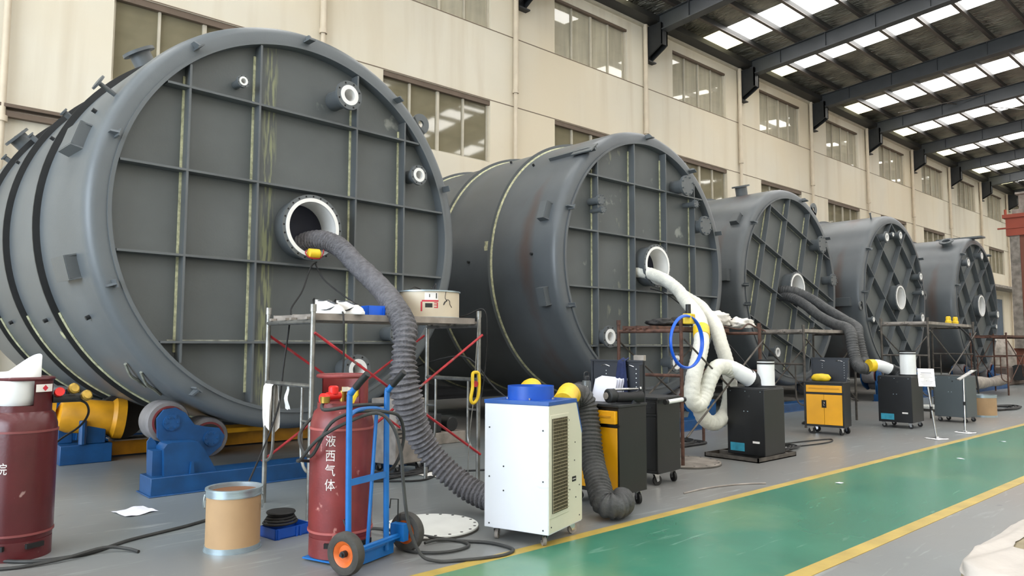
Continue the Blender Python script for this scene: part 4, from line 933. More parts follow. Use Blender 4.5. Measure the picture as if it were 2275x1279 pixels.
# white cloth hung over the left scaffold rung
g = MB(); n_ = 10; vs_ = []
for j in range(2*n_+1):
    u = j/n_-1                                 # -1 front .. 1 back, over the tube at z=1.007
    for i in range(9):
        y_ = 6.20+.17*(i/8)+.012*noise.noise(Vector((u*3, i*.6, 2))); z_ = 1.085-abs(u)*(.40+.05*math.sin(i*.8)); x_ = 2.78+(-.028 if u < 0 else .028)*(1 if abs(u) > .1 else abs(u)*10)+.02*math.sin(i*1.4+u*2)*min(1, abs(u)*2)
        vs_.append((x_-.0, y_, z_-.02))
g.add(vs_, [(j*9+i, j*9+i+1, (j+1)*9+i+1, (j+1)*9+i) for j in range(2*n_) for i in range(8)])
tag(g.build('white_cloth', M_whitecl, angle=180), 'white cloth hanging over the left frame rung of the nearest scaffold', 'cloth')
g = MB(); vs_ = []
for j in range(9):
    for i in range(5): vs_.append((2.81+.01*math.sin(j), 6.03+(.02+.05*j/8)*(i/4-.5)*1.4, 1.06-.028*j+.006*math.sin(i*2)))
g.add(vs_, [(j*5+i, j*5+i+1, (j+1)*5+i+1, (j+1)*5+i) for j in range(8) for i in range(4)]); tag(g.build('plastic_bag', M_whitepl, angle=180), 'small clear plastic bag hanging from the left frame rung', 'bag')
# yellow hook on a rope at the right frame
t = thing('rope_hook', 'yellow hook hanging on a thin rope at the right scaffold frame', 'hook', (4.46, 5.50, 1.02))
g = MB(); g.tube([(0, 0, .11), (.045, 0, .09), (.05, 0, -.05), (.03, 0, -.14), (-.02, 0, -.18), (-.05, 0, -.14), (-.03, 0, -.03), (-.03, 0, .09)], .016, 8, closed=True); g.cyl((.0, -.012, 0), (.0, .012, 0), .03, n=12, mi=1); g.build('hook', [M_yel3, M_redp], t)
g = MB(); g.tube([(.04, 0, .62), (.02, 0, .4), (0, 0, .1)], .005, 6); g.tube([(-.02, 0, -.17), (-.08, -.02, -.5), (-.12, -.05, -.86)], .005, 6); g.build('rope', M_steel, t)
hose('black_cable', [(4.3, 6.0, 1.66), (4.45, 5.7, 1.67), (4.6, 5.55, 1.74), (4.63, 5.53, 1.5), (4.66, 5.6, 1.1), (4.6, 5.62, .7)], .006, M_rub, 'thin black cable over the right end of the scaffold deck', 'cable')
# cream cooler standing behind the scaffold
t = thing('portable_cooler', 'cream louvred cooler half hidden behind the scaffold and the red cylinder', 'cooler', (4.60, 6.98, 0), R(10))
g = MB(); g.b2((-.24, -.18, .10), (.20, .22, .80)); g.build('casing', M_dusty, t, bevel=.01)
g = MB(); 
for i in range(9): g.b2((-.21, -.19, .38+i*.045), (.17, -.178, .395+i*.045))
g.build('louvres', M_dark, t)
for x_, y_ in ((-.18, -.12), (.15, -.12), (-.18, .16), (.15, .16)): caster(t, x_, y_, .04)
t = thing('cable_reel_box', 'grey electric box lying in the shade under the second tank', 'box', (6.3, 8.6, 0))
g = MB(); g.b2((-.35, -.2, 0), (.35, .2, .16)); g.build('base', M_dusty, t, bevel=.01)
g = MB(); g.b2((-.35, -.15, .16), (-.05, .15, .42)); g.cyl((.15, -.14, .26), (.15, .14, .26), .1, n=20); g.build('motor', M_dark, t, bevel=.01)

# ------------------------------------------------------------------ tool cabinets
def corner(B, rz, w, d):
    v = Matrix.Rotation(rz, 3, 'Z') @ Vector((-w/2, d/2, 0)); return (B[0]+v.x, B[1]+v.y, 0)
def tool_cart(label, B, rz, w, d, h_, pan_h, front, logo=True, open_drawer=0):
    t = thing('tool_cabinet', label, 'tool cabinet', corner(B, rz, w, d), rz)
    x1, y1 = w/2, d/2
    g = MB(); g.b2((-x1, -y1+.012, .12), (x1, y1, h_)); g.b2((-x1, -y1, .12), (x1, -y1+.02, .15)); g.b2((-x1, -y1, h_-.17), (x1, -y1+.02, h_-.145)); g.b2((-x1, -y1, .12), (-x1+.018, -y1+.02, h_)); g.b2((x1-.018, -y1, .12), (x1, -y1+.02, h_)); g.build('body', M_black, t, bevel=.003)
    for s_ in (-1, 1):
        g = MB(); a, b = (-x1+.02, -.002) if s_ < 0 else (.002, x1-.02); g.b2((a, -y1-.003, .155), (b, -y1+.012, h_-.175)); g.build('door', front, t, bevel=.002)
    g = MB(); yd = -y1-.003-open_drawer; g.b2((-x1+.02, yd, h_-.14), (x1-.02, -y1+.012, h_-.03)); dr = g.build('drawer', front, t, bevel=.003)
    g = MB(); g.b2((-x1+.06, yd-.006, h_-.085), (x1-.06, yd, h_-.07)); g.build('handle', M_yel if front is M_yel2 else M_dark, dr)
    g = MB(); g.b2((-.035, -y1-.007, .42), (.035, -y1-.002, .54)); lk = g.build('latch', M_bolt, t)
    g = MB(); g.tube([(.0, -y1-.008, .51), (.008, -y1-.010, .49), (-.006, -y1-.010, .47), (.004, -y1-.008, .45)], .005, 6); g.build('key', M_chrome, lk)
    g = MB(); g.b2((-x1-.01, -y1-.012, h_), (x1+.01, y1, h_+.025)); g.build('worktop', M_dark, t, bevel=.004)
    if pan_h:
        g = MB(); g.b2((-x1, y1-.04, h_+.025), (x1, y1-.02, pan_h)); g.b2((-x1-.004, y1-.055, pan_h-.015), (x1+.004, y1-.01, pan_h)); g.b2((-x1, y1-.05, h_), (-x1+.02, y1-.01, pan_h)); g.b2((x1-.02, y1-.05, h_), (x1, y1-.01, pan_h))
        Mx = Matrix(((0, 0, 1, x1-.012), (1, 0, 0, 0), (0, 1, 0, 0), (0, 0, 0, 1)))
        g.prism([(y1-.02, h_+.02), (y1-.02, pan_h-.03), (y1-.10, pan_h-.05), (y1-.10, h_+.16), (y1-.22, h_+.02)], Mx, .012)
        bp = g.build('peg_panel', mat('panel_slate', (34, 38, 46), .45, 0, .1), t)
        g = MB()
        for i in range(7): g.cyl((x1-.075, y1-.042, h_+.08+i*.04), (x1-.075, y1-.036, h_+.08+i*.04), .005, n=8)
        for i in range(4): g.cyl((x1+.0, y1-.05-i*.04, h_+.06+.02*(i % 2)), (x1+.003, y1-.05-i*.04, h_+.06+.02*(i % 2)), .006, n=8)
        for x_ in (-.12, -.12): 
            for i in range(3): g.cyl((x_, y1-.042, pan_h-.10-i*.03), (x_, y1-.036, pan_h-.10-i*.03), .005, n=8)
        g.build('peg_holes', M_whitepl, bp)['kind'] = 'stuff'
        for x_ in (-.13, .14):
            g = MB(); g.tube([(x_-.05, y1-.04, pan_h-.055), (x_, y1-.05, pan_h-.045), (x_+.05, y1-.04, pan_h-.06)], .004, 6); g.build('hook', M_chrome, bp)
    for x_, y_, a in ((-x1+.06, -y1+.06, .4), (x1-.06, -y1+.06, 1.2), (-x1+.06, y1-.06, 0), (x1-.06, y1-.06, -.5)): caster(t, x_, y_, .05, a)
    return t
RZ = R(-86)
tc1 = tool_cart('yellow front tool cabinet nearest the white cooler with papers and grinder on top', (4.91, 4.10), RZ, .58, .41, .86, 1.26, M_yel2, open_drawer=.035)
tool_cart('all black tool cabinet standing behind the near yellow one', (6.00, 4.52), R(-84), .56, .45, .85, 0, M_black, open_drawer=.0)
g = MB(); g.cyl((6.10, 4.47, .83), (6.38, 4.49, .84), .022, n=14); g.cyl((6.06, 4.47, .83), (6.10, 4.47, .83), .026, n=12, mi=1); g.cyl((6.38, 4.49, .84), (6.42, 4.49, .84), .026, n=12, mi=1); tag(g.build('push_bar', [M_whitepl, M_rub]), 'white push bar on the side of the black cabinet', 'bar')
tool_cart('far yellow front tool cabinet with a yellow pouch on its top', (11.50, 5.11), R(-80), .58, .44, .80, 1.20, M_yel2)
def loc_of(B, rz, w, d, x_, y_, z_):
    c = Vector(corner(B, rz, w, d)); v = Matrix.Rotation(rz, 3, 'Z') @ Vector((x_, y_, 0)); return (c.x+v.x, c.y+v.y, z_)
L1 = lambda x_, y_, z_: loc_of((4.91, 4.10), RZ, .58, .41, x_, y_, z_)
# things on the near cabinet
t = thing('paper_stack', 'leaning stack of white papers on the near yellow tool cabinet', 'papers', L1(-.02, .02, .886), RZ)
for k in range(5):
    g = MB(); y_ = -.04+.022*k; M = Matrix.Translation((0, y_, 0)) @ Matrix.Rotation(R(-14-1.5*k), 4, 'X') @ Matrix.Rotation(R(3*k-4), 4, 'Z')
    g.prism([(-.15, .002), (.12, .002), (.125+.004*k, .205+.006*k), (-.13, .21+.006*k)], M @ Matrix(((1, 0, 0, 0), (0, 0, 1, 0), (0, 1, 0, 0), (0, 0, 0, 1))), .008)
    g.build('sheet_bundle', M_papers, t)
t = thing('drinking_flask', 'grey drinking flask with loop lid at the left end of the near cabinet', 'flask', L1(-.20, -.03, .886), 0)
g = MB(); g.lathe([(0, 0), (.040, .0), (.043, .006), (.043, .165), (.036, .185), (0, .185)], (0, 0, 0), (0, 0, 1), 28); g.build('body', mat('flask_grey', (88, 92, 92), .35, .2), t)
g = MB(); g.lathe([(.028, .185), (.030, .19), (.030, .22), (.02, .228), (0, .228)], (0, 0, 0), (0, 0, 1), 20); g.tube([(-.028, 0, .21), (-.03, 0, .25), (0, 0, .262), (.03, 0, .25), (.028, 0, .21)], .006, 8); g.build('lid', M_dark, t)
v, f = text_polys('ZOSE', .034); g = MB(); rr = .0438; g.add([(rr*math.cos(R(-140)+p.y/rr*1), rr*math.sin(R(-140)+p.y/rr*1), .10-p.x) for p in v], f); g.build('lettering', M_paint, t)
t = thing('angle_grinder', 'black power grinder lying at the front corner of the near cabinet', 'grinder', L1(.16, -.02, .886), RZ)
g = MB(); g.lathe([(0, -.02), (.055, -.02), (.062, -.01), (.062, .05), (.05, .06), (0, .06)], (.0, -.10, .068), (-.25, -1, 0), 28); g.build('head', M_dark, t)
g = MB(); g.lathe([(.03, 0), (.045, .02), (.042, .16), (.05, .2), (.05, .26), (.02, .27)], (.02, -.09, .055), (.55, 1, 0), 22); g.build('body', M_rub, t)
g = MB(); g.cyl((.0, -.08, .12), (.12, .14, .125), .012, n=12); g.cyl((.12, .14, .125), (.13, .15, .125), .02, n=12); g.build('side_handle', M_chrome, t)
g = MB(); g.lathe([(.0, 0), (.03, 0), (.03, .01), (.0, .01)], (-.02, -.165, .068), (-.25, -1, 0), 20); g.build('wheel', M_dusty, t)
# navy cloth hung over the peg panel
g = MB(); vs_ = []; n_ = 14
for j in range(n_+1):
    for i in range(11):
        u = j/n_; x_ = .03+(i/10-.5)*(.08+.09*u)-.01*u; y_ = .125-.018-.02*u+.016*math.sin(i*1.9+u)*min(1, .3+u); z_ = 1.275-.36*u+.01*math.sin(i*.9)
        vs_.append(L1(x_+.05, y_+.025 if j else y_+.09, z_))
g.add(vs_, [(j*11+i, j*11+i+1, (j+1)*11+i+1, (j+1)*11+i) for j in range(n_) for i in range(10)])
tag(g.build('navy_rag', M_navycl, angle=180), 'navy blue cloth draped over the back panel of the near cabinet', 'cloth')
g = MB(); c_ = L1(.24, .185, 1.26); g.box((c_[0], c_[1], c_[2]+.02), (.04, .11, .05), RZ+PI/2); tag(g.build('switch_box', M_dusty, bevel=.004), 'small grey box on the top edge of the near cabinet panel', 'box')
# yellow pouch
o = blob((0, 0, 0), (.15, .09, .07), 4, .18, 2.2, 3, -.05); c_ = loc_of((11.50, 5.11), R(-80), .58, .44, -.08, -.06, .88)
o.v = [Matrix.Rotation(R(-80), 3, 'Z') @ p+Vector(c_) for p in o.v]
t_ = o.build('tool_pouch', M_yel3, angle=180); tag(t_, 'yellow zipped pouch lying on the far yellow cabinet', 'pouch')

# ------------------------------------------------------------------ black blower boxes
def blower(label, B, rz, w, d, h_, z0, mt, pipe=True, sticker=True, casters=True):
    t = thing('air_blower', label, 'blower', corner(B, rz, w, d)[:2]+((0,) if casters else (z0,)), rz)
    zb_ = .10 if casters else .0; x1, y1 = w/2, d/2; H_ = h_-(0 if casters else z0)
    g = MB(); g.b2((-x1, -y1, zb_), (x1, y1, H_)); g.build('casing', mt, t, bevel=.006)
    g = MB(); g.b2((-x1+.01, -y1+.01, H_), (x1-.01, y1-.01, H_+.012)); g.cyl((.05, -y1-.002, H_-.09), (.05, -y1+.003, H_-.09), .014, n=14); g.build('lid', M_dark, t, bevel=.003)
    g = MB()
    for x_ in (-.02, .03): g.cyl((x_, -y1-.003, H_*.66), (x_, -y1+.002, H_*.66), .007, n=8)
    for x_ in (-x1+.05, 0, x1-.05): g.cyl((x_, -y1-.003, H_-.03), (x_, -y1+.002, H_-.03), .005, n=8)
    g.build('screws', M_zinc, t)['kind'] = 'stuff'
    if sticker:
        g = MB(); g.b2((-x1+.04, -y1-.002, zb_+.04), (-.02, -y1+.001, zb_+.14)); g.build('teal_sticker', M_teal, t)
        g = MB(); g.b2((x1-.16, -y1-.002, zb_+.15), (x1-.07, -y1+.001, zb_+.175)); g.build('white_sticker', M_paint, t)
    if casters:
        for x_, y_ in ((-x1+.06, -y1+.06), (x1-.06, -y1+.06), (-x1+.06, y1-.06), (x1-.06, y1-.06)): caster(t, x_, y_, .038)
    return t
b1 = blower('black blower box standing on the shallow metal tray', (8.26, 4.63), R(-88), .50, .52, .86, .055, M_black, casters=False)
blower('black wheeled blower box behind the first sign stand', (13.30, 4.76), R(-87), .54, .60, .87, 0, M_black)
blower('dark grey wheeled box behind the second sign stand', (15.08, 4.48), R(-92), .54, .52, .84, 0, M_greycab, sticker=False)
t = thing('drip_tray', 'shallow steel tray under the black blower box', 'tray', (8.50, 4.98, 0), R(0))
g = MB(); g.b2((-.42, -.36, 0), (.50, .38, .012)); g.b2((-.42, -.36, 0), (.5, -.345, .055)); g.b2((-.42, .365, 0), (.5, .38, .055)); g.b2((-.42, -.36, 0), (-.405, .38, .055)); g.b2((.485, -.36, 0), (.5, .38, .055)); g.build('tray', M_steel2, t)
g = MB()
for x_ in (-.12, .1, .3): g.b2((x_, -.33, .012), (x_+.06, .36, .055))
g.build('slats', M_steel2, t)
def canister(label, loc, r_, h_, tilt=0):
    t = thing('outlet_duct', label, 'outlet duct', loc); t.rotation_euler = (0, tilt, 0)
    g = MB(); g.lathe([(r_-.004, h_), (r_-.004, 0), (r_, 0), (r_, h_*.5), (r_, h_)], (0, 0, 0), (0, 0, 1), 40, close=True); g.build('sleeve', M_whitepl, t)
    g = MB(); g.ringp((0, 0, h_-.045), (0, 0, 1), r_, r_+.006, .02, 40); g.ringp((0, 0, h_-.01), (0, 0, 1), r_-.005, r_+.004, .025, 40); g.build('clamp_band', M_rub, t)
    g = MB(); g.ringp((0, 0, -.02), (0, 0, 1), r_-.01, r_+.02, .02, 40); g.build('foot_ring', M_dark, t)
canister('white outlet duct standing on the near black blower', (8.62, 4.80, .895), .105, .31)
canister('white outlet duct with black band on the far black blower', (13.62, 4.92, .905), .125, .39)
# white ducts into the second tank
WD = lambda label, pts, r_, nm='white_duct': duct(label, pts, r_, M_whiteduct, .06, .03, nm, 3, 20, smooth=14)
WD('white fabric duct from the second manhole dropping left and looping up to the blower', [(9.42, 7.9, 2.56), (9.44, 7.45, 2.58), (9.50, 7.05, 2.46), (9.42, 6.7, 2.26), (9.0, 6.25, 2.04), (8.57, 5.85, 1.90), (8.16, 5.46, 1.72), (7.92, 5.27, 1.50), (7.76, 5.20, 1.27), (7.56, 5.16, .98), (7.50, 5.14, .76), (7.60, 5.12, .68), (7.74, 5.12, .80), (7.82, 5.10, .98), (7.95, 5.08, 1.12), (8.14, 5.06, 1.12), (8.26, 5.05, 1.07)], .095)
WD('white fabric duct from the second manhole hanging in a low loop beside the blower', [(9.62, 7.9, 2.50), (9.60, 7.45, 2.52), (9.66, 7.1, 2.42), (9.60, 6.7, 2.16), (9.35, 6.25, 1.98), (8.98, 5.9, 1.84), (8.62, 5.52, 1.66), (8.47, 5.34, 1.40), (8.50, 5.26, 1.10), (8.50, 5.24, .80), (8.36, 5.22, .54), (8.08, 5.20, .43), (7.84, 5.20, .50), (7.72, 5.20, .70), (7.76, 5.18, .90)], .092)
sleeve('tape_band', 'yellow tape band round the left white duct above the blue ring', [(8.02, 5.34, 1.61), (7.92, 5.27, 1.50)], .103, M_straps, 'tape band')
sleeve('tape_band', 'yellow tape band round the right white duct above the black connector', [(8.49, 5.27, 1.17), (8.50, 5.26, 1.06)], .102, M_straps, 'tape band')
sleeve('duct_sleeve', 'white sleeve joining the looped duct to the near black blower', [(8.12, 5.06, 1.14), (8.24, 5.02, 1.10), (8.36, 4.97, 1.03), (8.46, 4.94, .98)], lambda u: .085+.025*u, M_whitepl)
def nozzle_box(label, pts, r_):
    t = sleeve('duct_connector', label, pts, lambda u: r_*(.9+.15*u), M_dark, 'duct connector'); return t
nozzle_box('black rubber connector entering the top of the near black blower', [(8.42, 4.96, 1.01), (8.50, 4.93, .96), (8.55, 4.92, .91)], .115)
# middle tank ducts
duct('upper dark ribbed duct from the middle tank manhole to the far black blower', [(15.25, 8.3, 2.58), (15.25, 7.9, 2.60), (15.38, 7.55, 2.45), (15.25, 7.1, 2.18), (14.85, 6.55, 1.92), (14.25, 6.05, 1.74), (13.95, 5.9, 1.58), (13.88, 5.82, 1.30), (13.80, 5.75, 1.12), (13.62, 5.68, 1.05)], .10, M_duct2, .05, .06, n=18, smooth=30)
duct('lower dark ribbed duct from the middle tank manhole bending down behind the far cabinet', [(15.30, 8.3, 2.46), (15.20, 7.9, 2.46), (15.10, 7.5, 2.28), (14.75, 7.0, 2.0), (14.30, 6.5, 1.82), (13.95, 6.1, 1.72), (13.62, 5.88, 1.60), (13.50, 5.80, 1.35), (13.42, 5.72, 1.13), (13.30, 5.62, 1.03), (13.25, 5.55, 1.00), (13.35, 5.48, .99)], .10, M_duct2, .05, .06, n=18, smooth=30)
sleeve('duct_sleeve', 'white sleeve with yellow band leading into the far black blower', [(13.30, 5.42, 1.05), (13.45, 5.34, 1.05), (13.60, 5.24, .99), (13.68, 5.18, .95)], .10, M_whitepl)
sleeve('tape_band', 'yellow tape band at the start of the far white sleeve', [(13.27, 5.44, 1.05), (13.36, 5.39, 1.05)], .108, M_straps, 'tape band')
nozzle_box('black rubber connector on top of the far black blower', [(13.62, 5.22, .98), (13.68, 5.16, .93), (13.70, 5.12, .88)], .12)

# ------------------------------------------------------------------ the other scaffolds
S2 = scaffold('brown rusty scaffold in front of the second tank with black gear on its planks', (7.13, 5.02, 0), R(6), 2.15, .86, 1.70, M_rust, M_steel2, bows=False, deck_mt=M_rust, dy=(.5, 1))
S3 = scaffold('grey scaffold before the middle tank behind the far yellow cabinet', (12.15, 6.05, 0), R(0), 2.0, .80, 1.75, M_steel2, M_steel2, deck_mt=M_dusty)
S4 = scaffold('dark scaffold in front of the farthest tank with two yellow lamps on top', (15.6, 5.25, 0), R(4), 3.6, .85, 1.95, M_steel2, M_steel2, deck_mt=M_dusty)
S5 = scaffold('brown scaffold at the right edge under the red oxide steelwork', (24.5, 6.2, 0), R(0), 2.2, .9, 1.78, M_rust, M_rust, deck_mt=M_rust)
# items on scaffold 2
for lb, c_, sz, sd in (('crumpled black gear at the left end of the brown scaffold planks', (7.72, 5.75, 1.68), (.22, .14, .06), 3), ('crumpled black gear beside the yellow plug on the brown scaffold planks', (8.20, 5.78, 1.69), (.20, .14, .08), 9)):
    g = blob(c_, sz, sd, .5, 3, 3, -.035); tag(g.build('work_gear', M_rub, angle=180), lb, 'work gear')
g = blob((9.15, 5.90, 1.76), (.34, .20, .12), 12, .35, 2.2, 4, -.08); tag(g.build('white_sack', M_whitecl, angle=180), 'plump white sack lying on the right part of the brown scaffold', 'sack')
g = blob((9.72, 5.80, 1.70), (.26, .16, .09), 15, .45, 2.6, 4, -.05); tag(g.build('white_sack', M_whitecl, angle=180), 'small crumpled white sack at the right end of the brown scaffold', 'sack')
hose('black_cable', [(8.9, 5.6, 1.66), (9.2, 5.5, 1.62), (9.5, 5.55, 1.70), (9.8, 5.6, 1.66), (9.9, 5.5, 1.60)], .01, M_rust, 'brown cable tangled under the white sacks', 'cable')
g = MB()
for k in range(2): g.tube([(7.10+(.30+.012*k)*math.cos(2*PI*i/28), 4.93-.015*k, 1.435+(.30-.006*k)*math.sin(2*PI*i/28)) for i in range(28)], .014, 8, closed=True, smooth=2)
tag(g.build('coiled_hose', M_ringblue), 'bright blue air hose coiled in a ring on the brown scaffold post', 'hose coil')
t = thing('cable_plug', 'yellow cable plug box above the blue hose ring', 'plug', (7.22, 5.0, 1.70))
g = MB(); g.box((0, -.03, 0), (.17, .10, .12), .3); g.build('body', M_yel3, t, bevel=.01)
g = MB(); g.cyl((.0, -.02, .05), (.0, -.02, .17), .03, n=12); g.build('stem', M_dark, t)
hose('black_cable', [(9.55, 7.3, 2.30), (9.45, 6.9, 2.18), (9.2, 6.2, 1.80), (9.0, 5.6, 1.45), (8.9, 5.2, 1.10), (8.8, 5.0, .92)], .008, M_rub, 'thin black cable running down beside the white ducts', 'cable')
round_plate('round plate lying behind the black tool cabinet at the foot of the brown scaffold', (7.42, 5.20, 0), .42, M_dusty, 16)
round_plate('white round plate on the floor between the two far blower boxes', (17.6, 5.75, 0), .42, M_blind, 16, .10)
# floor cables
def loops(label, c, n_, rx, ry, seed, r_=.009, mt=None):
    rnd = random.Random(seed); P = []
    for i in range(n_*7):
        a = 2*PI*i/7; k = .55+.45*rnd.random(); P.append((c[0]+rx*k*math.cos(a)+.03*i/n_, c[1]+ry*k*math.sin(a), r_+.003*(i//7)+.002))
    return hose('floor_cable', P, r_, mt or M_rub, label, 'cable')
loops('tangle of black cable on the floor beside the near blower tray', (9.35, 5.15), 5, .45, .28, 2)
hose('floor_cable', [(9.6, 5.05, .01), (10.1, 4.95, .01), (10.6, 4.92, .01), (10.9, 5.05, .01), (10.6, 5.15, .01), (10.0, 5.25, .01), (9.7, 5.3, .01)], .009, M_rub, 'black cable loop stretching from the near blower towards the far yellow cabinet', 'cable')
loops('tangle of black cables on the floor behind the red cylinder', (4.3, 7.0), 5, .8, .45, 5, .011)
loops('loops of black cable on the floor behind the white ducts', (8.3, 6.3), 6, 1.1, .4, 7, .012)
loops('black cable loops on the floor between the far cabinet and far blower', (13.2, 6.2), 5, .8, .3, 11, .012)
loops('dark cable loops on the floor beyond the dull cardboard drum', (19.0, 5.0), 4, 1.0, .3, 13, .02)
hose('floor_cable', [(5.9, 4.15, .008), (6.3, 4.15, .008), (6.7, 4.05, .008), (6.95, 3.9, .008)], .008, M_dusty, 'short pale cable on the floor in front of the black cabinet', 'cable')
hose('floor_cable', [(3.4, 6.3, .01), (3.9, 6.6, .01), (4.4, 6.3, .01), (4.9, 6.5, .01), (5.6, 6.2, .01)], .010, M_rub, 'black cable on the floor under the nearest scaffold', 'cable')
hose('hanging_cable', [(5.3, 8.2, 1.0), (5.7, 7.3, 1.25), (6.0, 7.0, .85), (6.3, 6.6, .45), (6.2, 6.2, .02)], .010, M_rub, 'black cable hanging against the second tank behind the white cooler', 'cable')

# ------------------------------------------------------------------ sign stands
def sign(label, loc, lean, rz, tilt, hgt, text):
    t = thing('sign_stand', label, 'sign stand', loc, rz)
    g = MB(); g.lathe([(0, 0), (.16, 0), (.17, .006), (.15, .018), (.05, .028), (.02, .04), (0, .04)], (0, 0, 0), (0, 0, 1), 4); g.build('base', M_chrome, t, bevel=.004)
    top = Vector((lean, .02, hgt)); g = MB(); g.cyl((0, 0, .03), top, .014, n=14); m_ = top*.52; g.cyl(m_-Vector((0, 0, .03)), m_+Vector((0, 0, .03)), .019, n=14, mi=1); g.build('pole', [M_chrome, M_rub], t)
    M = Matrix.Translation(top) @ Matrix.Rotation(tilt, 4, 'X')
    g = MB(); g.add([M @ Vector((a, b, c)) for a in (-.11, .11) for b in (-.006, .006) for c in (-.10, .20)], [(0, 1, 3, 2), (4, 6, 7, 5), (0, 4, 5, 1), (2, 3, 7, 6), (0, 2, 6, 4), (1, 5, 7, 3)])
    pn = g.build('panel', M_chrome, t)
    g = MB(); g.add([M @ Vector((a, b, c)) for a in (-.098, .098) for b in (-.0085, -.006) for c in (-.085, .175)], [(0, 1, 3, 2), (4, 6, 7, 5), (0, 4, 5, 1), (2, 3, 7, 6), (0, 2, 6, 4), (1, 5, 7, 3)])
    g.build('sheet', M_paint, pn)
    g = MB()
    for k in range(9):
        z_ = .12-.024*k; w_ = (.07, .08, .06, .08, .035, .04, .08, .07, .05)[k]
        g.add([M @ Vector((a, -.0092, c)) for a in (-w_, w_) for c in (z_, z_+(.012 if k == 0 else .005))], [(0, 1, 3, 2)])
    g.build('print', mat('faint_grey_print', (150, 152, 158), .7), pn)
    return t
sign('chrome sign stand with its white sheet facing the walkway', (12.22, 4.05, 0), -.10, R(-66), R(-30), .87, 1)
sign('chrome sign stand turned edge-on in front of the dark grey box', (13.42, 4.02, 0), -.06, R(-150), R(-55), .90, 2)
# yellow lamps, tray and hoses at the farthest tank
for i, (x_, lb) in enumerate(((17.9, 'yellow lamp at the left on the scaffold of the farthest tank'), (18.35, 'yellow lamp at the right on the scaffold of the farthest tank'))):
    t = thing('work_lamp', lb, 'lamp', (x_, 5.6, 1.875)); g = MB(); g.lathe([(0, 0), (.06, 0), (.065, .06), (.05, .08), (.05, .15), (.03, .17), (0, .17)], (0, 0, 0), (0, 0, 1), 16); g.build('body', M_yel3, t)
    g = MB(); g.cyl((0, 0, .17), (0, 0, .19), .03, n=10); g.build('cap', M_dark, t)
hose('hanging_cable', [(18.3, 5.55, 1.85), (18.4, 5.3, 1.5), (18.35, 5.25, .9), (18.3, 5.2, .3), (18.0, 5.3, .03)], .02, M_rub, 'thick dark cable hanging from the scaffold of the farthest tank', 'cable')
for k, (x_, z_, lb) in enumerate(((13.9, 1.60, 'grey cable bundle hanging at the right end of the grey scaffold'), (14.05, 1.60, 'brown cable bundle hanging at the right end of the grey scaffold'))):
    g = MB()
    for q in range(3): g.tube([(x_+.03*q, 5.98, z_), (x_-.05+.03*q, 5.95, z_-.3), (x_+.02*q, 5.94, z_-.62), (x_+.07+.02*q, 5.95, z_-.3), (x_+.04, 5.98, z_)], .012, 6)
    tag(g.build('cable_bundle', M_dusty if k == 0 else M_rust), lb, 'cable bundle')
g = MB(); g.tube([(19.0, 5.6, .55), (19.6, 5.7, .56), (20.3, 5.8, .52)], .045, 10); tag(g.build('hose_lance', M_yel3), 'yellow hose lance end beyond the dark grey box', 'hose')
sleeve('white_duct', 'long pale rolled duct lying on supports near the farthest tank', [(20.2, 5.9, .50), (22, 6.1, .45), (24, 6.4, .40), (26.5, 6.8, .38)], lambda u: .14+.02*math.sin(u*9), M_dusty, 'duct')
# grey machine with rounded hood by the end of the row
t = thing('hooded_machine', 'old grey machine with a rounded hood beyond the farthest tank', 'machine', (31.5, 8.7, 0))
g = MB(); g.lathe([(.0, 0), (1.0, 0), (1.0, .5), (.75, .95), (.35, 1.2), (0, 1.2)], (0, 0, .65), (0, 0, 1), 32); g.build('hood', M_dusty, t)
g = MB(); g.b2((-1.1, -1.0, 0), (1.2, .9, .65)); g.build('base', mat('machine_brown_grey', (96, 84, 78), .6, 0, .2), t, bevel=.04)
g = MB(); g.cyl((-.4, -1.15, .45), (.4, -1.15, .45), .28, n=20); g.build('motor', M_dark, t)
g = MB(); g.cyl((1.3, -.6, .35), (1.3, .4, .35), .3, n=20); g.build('motor', M_dark, t)
# red oxide steelwork at the right edge
t = thing('steel_frame_box', 'tall red oxide painted steel box structure at the right edge', 'steelwork', (38.5, 7.3, 0))
g = MB(); g.b2((-2.5, -4.2, 1.3), (2.5, 1.45, 6.0)); g.b2((-2.3, -4.0, .0), (-1.9, -3.6, 1.3)); g.b2((-2.3, 1.2, .0), (-1.9, 1.6, 1.3)); g.b2((1.9, 1.2, .0), (2.3, 1.6, 1.3)); g.b2((1.9, -4.0, .0), (2.3, -3.6, 1.3)); g.build('body', M_oxide, t)
g = MB(); g.b2((-2.62, -4.3, 6.0), (2.62, 1.6, 6.75)); g.b2((-2.7, -4.4, 6.75), (2.7, 1.7, 6.9)); g.b2((-2.58, -4.3, 6.3), (-2.66, 1.9, 6.36)); g.build('top_beam', M_oxide2, t)
g = MB(); g.b2((-2.55, 1.15, 1.3), (-2.45, 1.5, 6.0)); g.build('edge_plate', M_dusty, t)
g = MB()
for i in range(8): y_ = -3.6+.75*i; g.cyl((-2.4, y_, 6.9), (-2.4, y_, 7.15), .05, n=8)
g.build('lifting_pins', M_oxide2, t)
t = thing('roof_unit', 'dusty machine unit sitting on top of the red oxide steelwork', 'machine', (38.2, 8.2, 6.9))
g = MB(); g.b2((-1.3, -1.2, .0), (.6, .7, .35)); g.b2((-1.1, -1.0, .35), (.4, .5, 1.0)); g.b2((-1.2, -.9, 1.0), (.5, .6, 1.1)); g.build('body', M_dusty, t, bevel=.02)
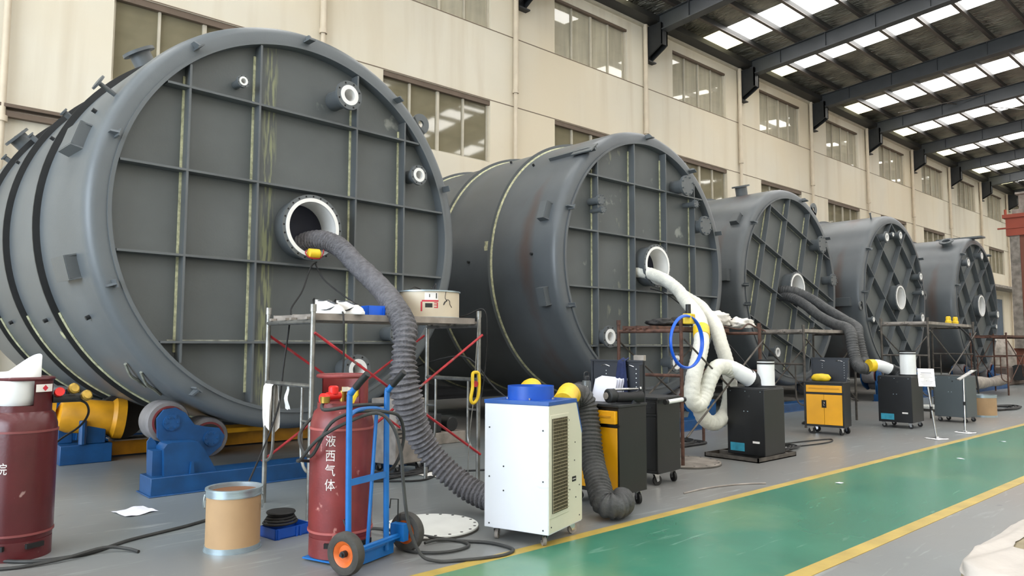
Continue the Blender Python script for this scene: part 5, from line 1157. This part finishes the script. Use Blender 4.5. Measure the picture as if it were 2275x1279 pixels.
# big white bag at the bottom right corner
t = thing('bulk_bag', 'big tan and white woven bulk bag at the bottom right corner', 'bag', (5.58, .88, 0), R(0))
def sheet_mesh(fn, nu, nv):
    g = MB(); g.add([fn(i/nu, j/nv) for j in range(nv+1) for i in range(nu+1)], [(j*(nu+1)+i, j*(nu+1)+i+1, (j+1)*(nu+1)+i+1, (j+1)*(nu+1)+i) for j in range(nv) for i in range(nu)]); return g
def bag_pt(u, v_, grow=0):
    """u round the bag, v from the floor (0) over the edge (.5) to the middle of the top (1)"""
    a = 2*PI*u; c, s_ = math.cos(a), math.sin(a); e = .42
    x_ = math.copysign(abs(c)**e, c); y_ = math.copysign(abs(s_)**e, s_)
    if v_ < .5: k = 1+.05*math.sin(v_*2*PI); z_ = .20*(v_*2)**.8
    else: k = 1-(v_-.5)*2; z_ = .20+.03*math.sin((1-k)*PI/2)
    w_ = noise.noise(Vector((x_*3.1, y_*3.1, v_*3)))*.05+noise.noise(Vector((x_*8, y_*8, v_*7)))*.02
    kk = k*(1+w_*.9)
    return Vector((1.06*x_*kk+grow*c, .60*y_*kk+grow*s_, max(.004, z_*(1+1.2*w_)+grow)))
sheet_mesh(lambda u, v_: bag_pt(u, v_), 120, 30).build('body', M_bagtan, t, angle=180)
def flap_pt(u, v_):
    drop = .20+.16*max(0, math.sin(u*2*PI*2.5+1))+.05*math.sin(u*41)
    p = bag_pt(u, .5-(drop-.12)*.9*(1-v_)+v_*(.22+.10*math.sin(u*15+1)), .012+.005*math.sin(u*60+v_*8)); return p
fl_ = sheet_mesh(flap_pt, 160, 26).build('flap', M_bagwhite, t, angle=180)
for a0 in (.47, .535, .60):
    g = MB(); P_ = []
    for i in range(10):
        v_ = .02+i*.045; P_ += [bag_pt(a0, v_, .016), bag_pt(a0+.012, v_, .016)]
    g.add(P_, [(2*i, 2*i+1, 2*i+3, 2*i+2) for i in range(9)]); g.build('strap', M_strap, t)
# bits of litter on the walkway
for i, (x_, y_) in enumerate(((7.55, 3.42), (10.3, 3.15), (12.6, 3.3))):
    rag('paper_scrap', ('white scrap on the green walkway nearest the yellow cabinets', 'white scrap in the middle of the green walkway', 'white scrap on the green walkway before the sign stands')[i], 'paper', (x_, y_, .003), .09, .05, M_papers, i, 20+i, .01)
